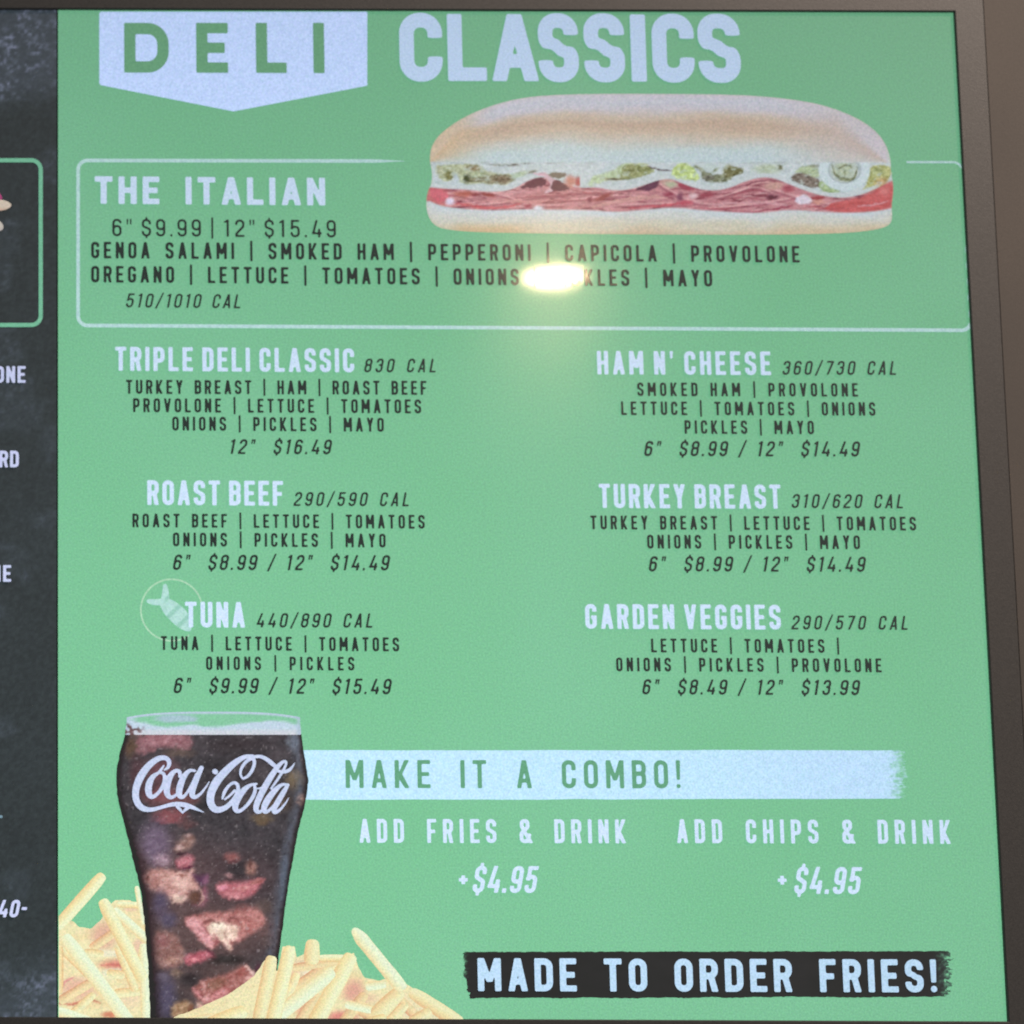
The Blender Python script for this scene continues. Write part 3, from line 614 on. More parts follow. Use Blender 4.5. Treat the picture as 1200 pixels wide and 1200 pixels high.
GT = [('p', [(150, 196), (300, 190), (450, 196), (470, 246), (430, 284), (300, 268), (200, 310), (140, 300), (140, 236)], (156, 104, 112), .9), ('e', (290, 226, 140, 34), (172, 112, 122), .8), ('e', (110, 270, 44, 64), (112, 86, 68), .8), ('e', (130, 180, 50, 30), (132, 104, 88), .7), ('e', (380, 300, 90, 30), (120, 96, 84), .6),
 ('e', (280, 400, 100, 80), (124, 76, 86), .8), ('e', (290, 540, 120, 64), (150, 86, 92), .8), ('e', (330, 650, 100, 42), (152, 84, 90), .9), ('e', (430, 560, 70, 40), (132, 82, 84), .7), ('e', (150, 420, 50, 120), (98, 66, 72), .7), ('e', (430, 700, 60, 30), (120, 74, 76), .6),
 ('e', (900, 580, 130, 60), (100, 82, 68), .7), ('e', (1064, 556, 26, 34), (180, 132, 112), .9), ('e', (850, 664, 70, 32), (122, 102, 78), .8), ('e', (1030, 450, 50, 60), (132, 112, 86), .8), ('e', (1030, 240, 44, 56), (120, 130, 146), .8), ('e', (960, 300, 60, 40), (92, 84, 90), .7), ('e', (700, 250, 200, 50), (70, 62, 66), .7)]
S1 = [('p', [(76, 56), (430, 48), (452, 110), (560, 128), (664, 130), (694, 180), (600, 222), (480, 204), (260, 206), (240, 150), (204, 120), (190, 190), (110, 182), (76, 100)], (182, 190, 160)), ('e', (222, 170, 26, 56), (192, 206, 212)), ('e', (90, 100, 30, 40), (176, 178, 150), .7), ('e', (170, 142, 38, 32), (128, 128, 86)),
 ('e', (360, 82, 60, 28), (150, 138, 110)), ('p', [(258, 192), (320, 128), (350, 158), (450, 150), (500, 140), (640, 130), (662, 170), (600, 218), (520, 206), (400, 192)], (138, 136, 112)), ('e', (310, 160, 26, 34), (92, 96, 78), .9), ('e', (590, 172, 80, 32), (124, 110, 94)), ('e', (470, 120, 40, 18), (182, 186, 160), .8), ('e', (720, 132, 64, 22, -.3), (178, 194, 164)), ('e', (820, 115, 50, 10, -.3), (134, 134, 118), .8),
 ('e', (550, 58, 66, 7), (130, 130, 124)), ('e', (670, 62, 54, 9), (120, 120, 112)), ('e', (780, 46, 44, 6), (130, 130, 124)), ('e', (990, 38, 86, 8), (124, 126, 120))]
S2 = [('p', [(126, 184), (160, 128), (300, 100), (380, 38), (470, 36), (474, 150), (330, 168), (230, 172), (180, 214), (126, 214)], (184, 202, 168)), ('e', (260, 80, 100, 30, -.5), (192, 208, 214), .9), ('p', [(366, 64), (470, 36), (560, 58), (622, 100), (540, 132), (450, 162), (330, 172), (366, 120)], (142, 150, 106)), ('e', (300, 160, 70, 10), (118, 112, 92), .9), ('e', (520, 54, 46, 16), (186, 198, 158), .9), ('e', (440, 90, 30, 40), (122, 128, 88), .7), ('s', SK(16, (556, 66), (650, 94), (748, 98)), (106, 96, 104)),
 ('p', [(744, 84), (800, 36), (872, 46), (944, 138), (934, 172), (860, 168), (790, 164), (736, 130)], (190, 210, 142)), ('e', (820, 60, 40, 16), (166, 182, 120), .7), ('p', [(880, 66), (960, 98), (950, 140), (1000, 182), (1120, 188), (1200, 152), (1200, 66), (1130, 66), (1130, 130), (1000, 120), (950, 60)], (130, 136, 112)), ('e', (1022, 76, 66, 36), (192, 208, 206)), ('e', (1060, 96, 30, 10, -.5), (130, 140, 112), .8), ('e', (1156, 96, 40, 40), (132, 138, 92)), ('e', (1010, 150, 50, 22), (106, 104, 96), .8)]
S3 = [('p', [(-10, 66), (60, 56), (146, 94), (60, 132), (-10, 152)], (122, 122, 88)), ('e', (290, 82, 96, 36), (182, 196, 172)), ('e', (382, 70, 22, 18), (130, 134, 108)), ('p', [(446, 152), (520, 88), (640, 130), (672, 204), (600, 214), (520, 184)], (130, 120, 112)), ('p', [(476, 100), (560, 54), (644, 56), (664, 150), (600, 130), (520, 100)], (170, 186, 152)), ('e', (620, 60, 40, 12), (128, 134, 116), .8),
 ('p', [(660, 156), (760, 210), (824, 242), (700, 248), (650, 212)], (160, 182, 138)), ('p', [(996, 56), (1160, 54), (1170, 130), (1080, 214), (950, 246), (1000, 160)], (178, 182, 124)), ('e', (1100, 180, 54, 40), (192, 154, 112), .8), ('e', (1060, 100, 60, 30), (164, 176, 130), .8),
 ('e', (832, 90, 84, 80), (178, 192, 166)), ('s', SK(20, (744, 44), (768, 130), (850, 164), (912, 140), (924, 66)), (126, 134, 106)), ('s', SK(16, (790, 80), (850, 44), (894, 84)), (118, 122, 96)), ('s', SK(10, (830, 70), (836, 110), (830, 150)), (140, 150, 122), .8)]
M1 = [('p', [(36, 236), (150, 258), (176, 300), (120, 352), (50, 334), (26, 284)], (206, 112, 124)), ('e', (290, 284, 90, 24), (178, 104, 94), .9), ('s', SK(22, (190, 352), (400, 386), (600, 396), (760, 352)), (198, 98, 106), .9), ('s', SK(26, (390, 340), (600, 340), (820, 350), (1000, 330)), (208, 152, 152), .8), ('s', SK(14, (560, 290), (760, 262), (860, 250)), (210, 158, 166), .8), ('e', (180, 344, 38, 32), (222, 214, 236)), ('e', (374, 290, 36, 16), (138, 68, 76)), ('e', (480, 290, 64, 16, .2), (150, 78, 78)), ('e', (790, 380, 36, 14), (150, 66, 84)), ('e', (870, 396, 44, 20), (210, 215, 225)),
 ('s', SK(16, (700, 322), (900, 300), (1200, 288)), (158, 88, 102), .85), ('s', SK(12, (900, 350), (1050, 330), (1200, 330)), (164, 92, 104), .7), ('p', [(714, 242), (780, 200), (850, 158), (920, 158), (938, 202), (880, 228), (800, 238)], (104, 64, 78)), ('s', SK(34, (836, 130), (930, 128), (984, 184), (984, 240), (930, 272)), (208, 178, 190)), ('p', [(956, 254), (1000, 168), (1050, 190), (1124, 244), (1060, 264)], (108, 72, 82)), ('p', [(936, 120), (1080, 112), (1094, 150), (1000, 168)], (128, 120, 108)), ('e', (1124, 184, 50, 46), (200, 142, 130)), ('e', (1182, 192, 26, 40), (182, 100, 100))]
M2 = [('p', [(-6, 130), (60, 168), (104, 216), (40, 218), (-6, 204)], (190, 106, 110)), ('s', SK(14, (0, 242), (100, 262), (220, 262)), (158, 86, 96), .8), ('s', SK(30, (150, 366), (350, 318), (600, 288), (700, 300)), (206, 160, 156), .85), ('s', SK(14, (300, 260), (450, 262), (600, 256)), (204, 150, 158), .8), ('e', (232, 290, 74, 20, -.35), (148, 78, 80)), ('e', (134, 310, 20, 18), (138, 74, 88)), ('s', SK(22, (420, 372), (700, 352), (860, 330)), (188, 92, 104), .9),
 ('p', [(456, 238), (540, 200), (642, 158), (652, 190), (604, 242), (520, 244)], (100, 62, 84)), ('e', (700, 176, 54, 34), (202, 168, 160)), ('e', (732, 200, 50, 28), (184, 188, 164)), ('p', [(776, 192), (880, 178), (964, 232), (860, 244), (790, 222)], (158, 76, 92)), ('e', (716, 272, 40, 18), (150, 72, 92)), ('e', (800, 290, 26, 32), (130, 80, 100)), ('e', (840, 334, 60, 22), (182, 88, 104)), ('e', (896, 286, 34, 22), (218, 188, 194)), ('e', (1000, 275, 60, 24, -.15), (148, 72, 86)), ('s', SK(18, (900, 330), (1040, 350), (1190, 340)), (206, 158, 164), .8), ('s', SK(12, (1060, 250), (1130, 262), (1200, 240)), (206, 150, 160), .8), ('s', SK(12, (960, 372), (1100, 380), (1200, 372)), (176, 92, 104), .8)]
M3 = [('s', SK(10, (40, 222), (250, 152), (430, 172)), (122, 62, 80), .9), ('e', (340, 200, 84, 30), (202, 162, 154)), ('s', SK(16, (60, 262), (200, 226), (280, 240)), (160, 84, 98), .8), ('e', (440, 218, 44, 30), (170, 90, 104)), ('s', SK(24, (0, 322), (280, 312), (450, 340)), (210, 160, 168), .9), ('s', SK(12, (0, 290), (160, 280), (300, 300)), (156, 80, 96), .7), ('e', (328, 278, 46, 20), (108, 58, 74)), ('s', SK(16, (240, 378), (400, 352), (480, 338)), (150, 70, 90), .9), ('s', SK(16, (0, 382), (150, 386), (260, 380)), (182, 102, 118), .9),
 ('p', [(696, 336), (850, 300), (1000, 268), (1100, 200), (1180, 180), (1180, 336), (1060, 372), (860, 386), (700, 374)], (196, 100, 102)), ('s', SK(16, (560, 340), (720, 360), (880, 360)), (168, 80, 88), .8), ('s', SK(18, (930, 342), (1060, 332), (1140, 310)), (216, 162, 172), .8), ('e', (1120, 232, 44, 40), (214, 132, 132), .8), ('p', [(476, 304), (540, 252), (602, 280), (604, 322), (520, 328)], (220, 212, 226)), ('p', [(588, 272), (684, 262), (704, 292), (620, 304)], (160, 78, 84)), ('e', (652, 312, 54, 18), (208, 152, 142))]
# ------------------------------------------------------------------ sandwich picture (flat print on the display)
BUN = [(503.5, 190), (504, 178), (508, 167), (516, 157), (528, 147.5), (543, 138), (560, 130), (582, 122), (608, 115.5), (640, 111.8), (690, 110.2), (760, 110), (860, 111),
       (905, 114), (945, 119), (975, 126.5), (1003, 138), (1022, 150), (1034, 163), (1041, 177), (1044, 192), (1043.5, 200), (1046.5, 215), (1046.5, 228), (1044.5, 240),
       (1045.5, 255), (1043, 263), (1033, 268), (1012, 271.5), (980, 274), (900, 275.5), (760, 275), (640, 274), (560, 272.5), (528, 270), (512, 266.5), (503.5, 258), (499.5, 246), (499.5, 232), (502, 222), (506, 214), (506, 200)]
BUN = smooth(BUN, 1)
TOPC = [(507, 217.5), (522, 219), (545, 219.5), (570, 222.5), (592, 222), (606, 217), (618, 209.5), (632, 205), (648, 207), (664, 214), (680, 218.5), (700, 217), (716, 221), (738, 220),
        (756, 214), (772, 208.5), (786, 207), (800, 213), (818, 219.5), (838, 221.5), (856, 217.5), (872, 210.5), (890, 205.5), (906, 206), (922, 212.5), (944, 221.5), (962, 227), (985, 230), (1006, 227), (1024, 220), (1044, 210)]
MEATB = [(504, 236), (516, 241.5), (540, 245), (575, 246.8), (612, 245.5), (640, 246), (690, 246), (722, 249), (750, 246.5), (790, 243), (820, 246.5), (860, 249), (895, 250), (925, 245.5), (960, 248.5), (1000, 250), (1030, 247.5), (1045, 244)]
def interp(pts, x): 
    p = np.asarray(smooth(pts, 2, False)); return np.interp(x, p[:, 0], p[:, 1])
GRN = [ # lettuce patches: outline, light colour, dark colour, dark amount
 ([(512, 193), (545, 191.5), (566, 194), (572, 203), (558, 210), (533, 217), (514, 214), (508, 203)], (188, 204, 160), (138, 146, 108), .42),
 ([(541, 205), (560, 202), (600, 203), (614, 205), (603, 215), (588, 218.5), (560, 216), (539, 216)], (168, 180, 150), (102, 104, 84), .72),
 ([(600, 203), (628, 199.5), (632, 203), (612, 208), (598, 212)], (186, 200, 164), (120, 128, 104), .35),
 ([(571, 193.5), (618, 191.5), (620, 194.5), (596, 196.5), (573, 196)], (166, 178, 170), (116, 118, 108), .6),
 ([(634, 192), (662, 189), (664, 192), (640, 195)], (170, 182, 175), (122, 124, 112), .6),
 ([(690, 208), (706, 202), (724, 196), (730, 189.5), (762, 189.5), (772, 194), (788, 198), (784, 202), (764, 204), (742, 212), (712, 217), (694, 216)], (184, 208, 152), (118, 132, 96), .50),
 ([(790, 195), (802, 190), (812, 192), (822, 207), (818, 212), (800, 213), (786, 212), (780, 208)], (192, 218, 146), (150, 176, 116), .2),
 ([(808, 191), (838, 188.5), (850, 195), (874, 200), (866, 206), (848, 214), (826, 215), (814, 206)], (160, 176, 146), (88, 94, 76), .66),
 ([(884, 195), (900, 191), (914, 193), (918, 202), (908, 206), (892, 203)], (184, 206, 166), (140, 158, 120), .35),
 ([(924, 208), (938, 202), (944, 193), (958, 191), (964, 205), (976, 218), (984, 226), (964, 225), (944, 217), (928, 213)], (176, 198, 146), (98, 92, 78), .62),
 ([(972, 194), (992, 190), (1004, 196), (1004, 208), (992, 213), (976, 208)], (184, 206, 170), (112, 124, 96), .5),
 ([(1018, 196), (1042, 194), (1044, 207), (1032, 216), (1012, 223), (1004, 226), (1012, 216)], (184, 198, 138), (160, 156, 112), .3),
]
DARKS = [([(612, 216), (620, 209), (634, 206.5), (642, 211), (636, 216), (618, 219)], (100, 62, 74)), ([(646, 221), (650, 210), (660, 207), (668, 214), (660, 220)], (112, 84, 86)),
         ([(745, 221), (758, 216), (770, 211), (774, 213), (768, 219), (752, 223)], (100, 58, 72)), ([(760, 216), (768, 211), (773, 214), (768, 221), (760, 221)], (96, 60, 70)),
         ([(812, 226), (826, 224), (836, 229), (826, 232), (816, 231)], (136, 66, 80)), ([(896, 231), (906, 226), (912, 231), (902, 235)], (116, 66, 76)), ([(872, 216), (886, 211), (890, 214), (878, 220)], (130, 66, 80)),
         ([(944, 232), (958, 229), (968, 232), (956, 236)], (140, 70, 78)), ([(550, 230), (560, 227), (582, 228), (578, 232), (556, 233)], (146, 74, 84)), ([(696, 238), (716, 227), (720, 229), (706, 236)], (146, 72, 84)),
         ([(690, 233), (696, 231), (698, 236), (692, 238)], (138, 72, 82)), ([(612, 243), (622, 240), (626, 244), (616, 246)], (150, 78, 88)), ([(782, 216), (792, 214), (794, 220), (785, 222)], (140, 66, 80))]
FOLDS = [[(535, 226, .6), (560, 224, 1.3), (590, 228, 1.2), (612, 238, .4)], [(508, 229, .5), (530, 226, 1.2), (552, 232, .5)], [(560, 240, .5), (600, 236, 1.4), (640, 228, 1.2), (668, 230, .5)], [(612, 218, .6), (634, 209, 1.6), (648, 214, 1.6), (640, 224, .8)], [(650, 236, .4), (690, 232, 1.3), (730, 228, 1.2), (762, 232, .5)],
         [(668, 224, .5), (700, 226, 1.2), (744, 222, 1.0), (764, 214, .6)], [(770, 214, .6), (782, 222, 1.5), (806, 236, 1.2), (836, 240, .5)], [(720, 241, .4), (770, 238, 1.3), (810, 240, .6)], [(840, 232, .4), (872, 222, 1.3), (892, 212, 1.3), (912, 216, .6)], [(830, 244, .4), (876, 240, 1.4), (920, 234, 1.0), (940, 228, .4)],
         [(900, 220, .5), (924, 228, 1.6), (950, 236, 1.3), (980, 240, .4)], [(956, 244, .4), (990, 240, 1.3), (1024, 232, 1.2), (1042, 224, .5)], [(860, 226, .4), (884, 218, 1.1), (902, 224, .4)], [(576, 244, .4), (620, 242, 1.0), (660, 240, .4)]]
LIGHTS = [(526, 236.5, 6, 4.5, (214, 206, 232)), (812, 231, 6, 4, (222, 200, 212)), (941, 233, 10, 5, (222, 214, 224)), (655, 208, 5, 3, (206, 180, 190)), (668, 212, 8, 5, (206, 142, 132)), (910, 214, 10, 6, (196, 158, 154)), (628, 245, 6, 3, (210, 214, 224))]
def sandwich_c(x, y):
    # bread
    yt = np.interp(x, [500, 540, 600, 680, 900, 980, 1046], [196, 140, 117, 110, 113, 128, 198])
    v = np.clip((y - yt) / (191 - yt + 1e-3), 0, 1.2)
    w1 = (fbm(x / 60, y / 14, 51, 3) - .5) * .16; v = v + w1
    K = np.array([[206, 203, 214], [200, 204, 216], [202, 200, 210], [203, 189, 174], [195, 174, 157], [203, 187, 170], [202, 200, 192], [196, 212, 214], [194, 212, 218], [196, 212, 216.]])
    kx = [0, .1, .21, .32, .43, .55, .66, .80, .92, 1.2]
    c = np.stack([np.interp(v, kx, K[:, i]) for i in range(3)], -1)
    K2 = np.array([[204, 200, 208], [200, 190, 190], [198, 184, 178], [196, 186, 182], [200, 196, 192], [202, 208, 210.]]); c2 = np.stack([np.interp(v, [0, .25, .45, .65, .85, 1.1], K2[:, i]) for i in range(3)], -1)
    c = mix(c, c2, sstep(880, 1010, x)) if False else c * (1 - sstep(880, 1010, x)[:, None]) + c2 * sstep(880, 1010, x)[:, None]
    c3 = np.stack([np.interp(v, [0, .3, .7, 1.0], q) for q in ([208, 208, 200, 198], [190, 184, 188, 210], [168, 156, 166, 206])], -1)
    k = sstep(585, 520, x)[:, None]; c = c * (1 - k) + c3 * k
    # lower bread
    mb = interp(MEATB, x); u = (y - mb) / (273.5 - mb)
    cb_ = np.stack([np.interp(u + (fbm(x / 50, y / 10, 52, 3) - .5) * .5, [0, .35, .7, 1.1], q) for q in ([202, 206, 206, 204], [214, 210, 202, 184], [222, 206, 184, 158])], -1)
    tan = sstep(.45, .9, u) * (sstep(520, 545, x) * sstep(640, 590, x) + .4 * sstep(880, 960, x)); cb_ = mix(cb_, [208, 182, 146], np.clip(tan, 0, 1) * .8)
    low = sstep(-1.2, 1.2, y - mb)[:, None]; c = c * (1 - low) + cb_ * low
    # filling band: mayo and cheese behind
    tc = interp(TOPC, x)
    fill = (sstep(189.6, 191.6, y + 1.2 * (vnoise(x / 6, x * 0, 3) - .5)) * (y < mb + 1))
    base = np.array([198, 210, 214.])[None] + (fbm(x / 9, y / 5, 53, 3) - .5)[:, None] * np.array([26, 22, 26.])
    c = c * (1 - fill[:, None]) + base * fill[:, None]
    c = mix(c, [150, 158, 156], fill * sstep(192.6, 190.8, y) * sstep(.52, .7, vnoise(x / 9, x * 0, 77)) * .5)
    keep = c
    for dl, ox, k in ((S1, 500, 6.667), (S2, 670, 6.316), (S3, 850, 6.0)): c = paint(c, x, y, dl, ox, 185, k, 1.0, .55)
    gs = np.clip((205 - c[:, 2]) / 60, 0, 1); c = c + ((fbm(x / 3.4, y / 2.6, 61, 3) - .5) * (26 + 86 * gs))[:, None]
    wq = sstep(.60, .70, fbm(x / 5 + y / 6, y / 2.6 - x / 16, 67, 3)) * sstep(.1, .4, gs); c = mix(c, [190, 206, 202], wq * .6)
    fk = (fill * sstep(190.5, 192.5, y))[:, None]; c = keep * (1 - fk) + c * fk
    # onion ring
    e = np.hypot((x - 989) / 29.5, (y - 200) / 24); ring = sstep(1.05, .97, e) * sstep(.56, .64, e) * sstep(190, 192, y)
    c = mix(c, [204, 220, 226], ring)
    e2 = sstep(.60, .52, e) * sstep(190, 192, y); c = c * (1 - .7 * (ring * sstep(.7, .6, e))[:, None] * 0.3 ) 
    # meat
    mt = (sstep(1.6, 3.4, y - tc) * sstep(1.0, -1.0, y - mb))
    str_ = fbm(x / 30 + y / 9, (y - tc) / 3.6 + 1.6 * fbm(x / 25, y / 18, 60, 2) * 3, 62, 3)
    mc = np.array([190, 128, 138.])[None] + (str_ - .5)[:, None] * np.array([52, 66, 60.])
    st2 = fbm(x / 16 - y / 7, y / 3.4 + x / 40, 63, 3); mc = mc + (st2 - .5)[:, None] * np.array([60, 52, 50.])
    mc = mc * .42 + np.array([190, 140, 146.]) * .58
    mc = mix(mc, [212, 172, 176], sstep(.64, .80, str_) * .4); mc = mix(mc, [128, 66, 80], sstep(.40, .26, st2) * .8)
    tom = np.maximum(sstep(536, 512, x), sstep(1000, 1030, x)); mc = mix(mc, [200, 116, 118], tom * .8)
    mc = mix(mc, [206, 140, 132], sstep(600, 540, x) * sstep(.5, .7, st2) * .6)
    for q, pts in enumerate(FOLDS):
        d = d_taper(x, y, pts); mc = mix(mc, (224, 178, 180), sstep(1.0, -.9, d) * .7)
        d = d_taper(x, y - 2.4, pts); mc = mix(mc, (142, 78, 94), sstep(.9, -.6, d) * .5)
    for dl, ox, k in ((M1, 500, 6.667), (M2, 670, 6.316), (M3, 850, 6.0)): mc = paint(mc, x, y, dl, ox, 185, k, 1.0, .55)
    c = c * (1 - mt[:, None]) + mc * mt[:, None]
    mn = (fbm(x / 9 + y / 7, y / 2.4, 68, 3) - .5) * 34 * mt; c = c + mn[:, None]
    ov = np.zeros(len(x)) + (x > 605) * (x < 680) * sstep(200, 203, y) * (y < 226)      # rolled slice reaching above the cheese
    c2 = paint(c, x, y, M1[11:] + [], 500, 185, 6.667, .8, .7); c = c * (1 - ov[:, None]) + c2 * ov[:, None]
    # cheese edge
    ch = sstep(2.7, 1.5, np.abs(y - tc)) * (1 - sstep(612, 620, x) * sstep(690, 676, x)) * sstep(500, 512, x) * (1 - sstep(655, 672, x) * sstep(700, 688, x))
    ch = ch * (1 - .8 * sstep(782, 788, x) * sstep(800, 793, x)) * sstep(1040, 1018, x)
    c = mix(c, [200, 210, 214], ch)
    d = d_poly(x, y, BUN); c = mix(c, [176, 178, 150], sstep(-2.2, .5, d) * .35)
    return drive(c + (vnoise(x / 1.6, y / 1.6, 91) - .5)[:, None] * 9, .042, .79)
sw = art('sandwich_picture', lambda x, y: d_poly(x, y, BUN), (494, 105, 1052, 280), 1.4, sandwich_c, 2, scr, 'picture of a long submarine sandwich on a pale roll')
art('sliced_meat', lambda x, y: np.maximum(np.maximum(interp(TOPC, x) + 2.2 - y, y - interp(MEATB, x)), d_poly(x, y, BUN) + .5), (500, 203, 1050, 254), 1.1, sandwich_c, 3, sw, 'folded pink sliced meat')
art('cheese_slice', lambda x, y: np.maximum(np.abs(y - interp(TOPC, x)) - 2.3, np.maximum(510 - x, x - 1030)), (505, 200, 1036, 236), 1.0, sandwich_c, 4, sw)
for pts, *_ in GRN:
    bb = np.array(pts)
    art('lettuce', lambda x, y, p=pts: np.maximum(d_poly(x, y, p) + (fbm(x / 5, y / 4, 54, 2) - .5) * 4, y + 2.4 - interp(TOPC, x)), (bb[:, 0].min() - 5, bb[:, 1].min() - 4, bb[:, 0].max() + 5, bb[:, 1].max() + 4), 1.0, sandwich_c, 5, sw)
art('onion_ring', lambda x, y: np.maximum(np.abs(np.hypot((x - 989) / 29.5, (y - 200) / 24) - .80) * 27 - 5.4, 191 - y), (955, 185, 1024, 228), .9, sandwich_c, 7, sw, 'white onion ring near the right end')

# ------------------------------------------------------------------ drink picture
def Z8(X, Y): return 120 + np.asarray(X, float) / 3.16, 820 + np.asarray(Y, float) / 3.16
GL = [(83, 128, 737), (66, 190, 744), (54, 245, 754), (50, 300, 762), (54, 350, 757), (65, 400, 747), (75, 440, 736), (86, 480, 726), (100, 540, 714), (115, 600, 704), (128, 650, 694), (140, 700, 686), (150, 770, 676), (158, 850, 666), (164, 920, 656), (170, 1000, 646), (174, 1100, 644), (178, 1200, 642)]
GLY = np.array([Z8(0, g[1])[1] for g in GL]); GLL = np.array([Z8(g[0], 0)[0] for g in GL]); GLR = np.array([Z8(g[2], 0)[0] for g in GL])
def glass_d(x, y):
    l = np.interp(y, GLY, GLL); r = np.interp(y, GLY, GLR)
    return np.maximum(np.maximum(l + .5 * (vnoise(y / 5, x * 0, 2) - .5) * 2 - x, x - r + .6 * (vnoise(y / 4, x * 0, 6) - .5)), np.maximum(860.0 - y, y - 1193))
# blobs: X, Y, rx, ry, turn, colour, strength, edge softness
BL = [(225, 165, 110, 52, 0, (160, 108, 120), .9, .8), (130, 210, 60, 90, 0, (104, 82, 76), .7, .8), (235, 300, 100, 90, 0, (128, 80, 92), .8, .9), (160, 300, 50, 130, 0, (100, 66, 72), .6, .8),
      (265, 430, 95, 26, 0, (150, 78, 84), .9, .8), (215, 510, 90, 60, 0, (106, 88, 104), .8, .8), (205, 590, 62, 50, 0, (140, 122, 142), .75, .8), (650, 200, 70, 100, 0, (92, 86, 92), .7, .9), (700, 370, 50, 60, 0, (160, 128, 104), .7, .8),
      (690, 260, 40, 90, 0, (110, 96, 98), .6, .8), (590, 440, 130, 40, 0, (110, 94, 80), .5, .9), (450, 470, 150, 60, 0, (76, 68, 66), .5, .9),
      (312, 525, 56, 36, .3, (150, 106, 96), .8, .6), (306, 598, 40, 32, 0, (196, 116, 118), .9, .5), (240, 668, 112, 62, .12, (186, 128, 122), .95, .6), (265, 710, 80, 40, .3, (206, 150, 136), .8, .6), (330, 700, 40, 44, 0, (206, 138, 126), .7, .6),
      (352, 640, 38, 24, .5, (140, 72, 86), .8, .5), (350, 735, 36, 30, 0, (104, 56, 52), .95, .4), (320, 752, 22, 16, 0, (206, 172, 130), .8, .6),
      (210, 765, 48, 70, 0, (104, 98, 130), .9, .7), (505, 596, 66, 42, .15, (150, 80, 80), .85, .5), (545, 600, 26, 26, 0, (190, 120, 108), .6, .6), (470, 590, 22, 22, 0, (176, 100, 104), .6, .6), (500, 640, 50, 16, 0, (56, 44, 46), .9, .5),
      (505, 695, 90, 36, -.12, (196, 100, 108), .95, .45), (490, 688, 50, 14, -.1, (224, 140, 146), .6, .6), (560, 690, 40, 26, 0, (180, 110, 104), .6, .6),
      (470, 842, 168, 78, -.08, (176, 110, 102), .95, .4), (540, 815, 110, 46, -.1, (168, 120, 104), .6, .6), (350, 815, 56, 26, .4, (206, 134, 126), .9, .5), (460, 835, 70, 50, -.4, (232, 196, 170), .85, .7), (440, 880, 34, 44, .6, (240, 212, 190), .8, .5), (475, 850, 16, 60, .5, (120, 60, 56), .5, .6), (520, 850, 26, 52, .3, (206, 158, 132), .6, .6), (330, 870, 46, 60, .5, (110, 60, 62), .6, .6),
      (235, 925, 80, 76, 0, (134, 94, 90), .8, .7), (360, 948, 66, 26, -.1, (190, 92, 102), .95, .4), (270, 950, 60, 34, 0, (160, 110, 102), .6, .6), (340, 1000, 140, 22, 0, (70, 46, 48), .7, .6),
      (455, 1065, 118, 76, -.45, (178, 106, 96), .95, .4), (470, 1030, 80, 22, -.5, (214, 150, 140), .7, .5), (540, 1010, 36, 44, .2, (206, 148, 132), .8, .4), (400, 1110, 70, 20, -.5, (196, 92, 98), .6, .5), (440, 1100, 90, 16, -.5, (110, 60, 58), .55, .5), (360, 1150, 60, 20, -.4, (206, 150, 120), .6, .5),
      (225, 1090, 48, 120, 0, (106, 96, 126), .9, .7), (300, 1150, 70, 36, 0, (156, 118, 80), .7, .7), (600, 900, 40, 60, 0, (120, 92, 80), .6, .8), (650, 620, 30, 120, .1, (104, 98, 108), .5, .8), (620, 800, 40, 60, 0, (110, 86, 82), .5, .8), (210, 860, 40, 50, 0, (110, 96, 116), .6, .7)]
ICE = [([(150, 640), (195, 602), (262, 590), (330, 634), (388, 690), (378, 745), (322, 772), (250, 747), (195, 702), (152, 682)], (192, 132, 122), (224, 166, 150)),
       ([(262, 512), (318, 492), (352, 528), (314, 560), (270, 548)], (150, 104, 98), (180, 130, 116)), ([(276, 578), (338, 584), (338, 622), (300, 638), (268, 610)], (196, 112, 118), (216, 140, 140)),
       ([(438, 592), (490, 560), (560, 588), (578, 622), (550, 650), (500, 656), (448, 640)], (140, 84, 84), (196, 120, 112)), ([(412, 692), (440, 668), (560, 660), (602, 664), (590, 702), (520, 742), (438, 730)], (198, 104, 112), (226, 146, 148)),
       ([(298, 810), (420, 790), (560, 768), (622, 780), (642, 822), (584, 882), (502, 900), (474, 938), (400, 922), (348, 862)], (182, 118, 106), (244, 214, 190)),
       ([(188, 884), (260, 858), (312, 928), (412, 926), (424, 960), (332, 986), (250, 1002), (198, 992)], (158, 104, 98), (200, 104, 110)),
       ([(338, 1090), (400, 1022), (520, 984), (562, 1008), (568, 1046), (502, 1110), (430, 1162), (358, 1142)], (186, 116, 104), (230, 170, 152)), ([(246, 1142), (310, 1116), (348, 1150), (332, 1196), (246, 1196)], (164, 124, 84), (190, 150, 104)),
       ([(140, 140), (230, 128), (340, 130), (330, 170), (250, 196), (170, 196), (128, 180)], (164, 112, 122), (176, 124, 130))]
def warp(x, y):
    return (x - 120) * 3.16 + 22 * (fbm(x / 9, y / 9, 172, 3) - .5) * 2, (y - 820) * 3.16 + 22 * (fbm(x / 9, y / 9, 173, 3) - .5) * 2
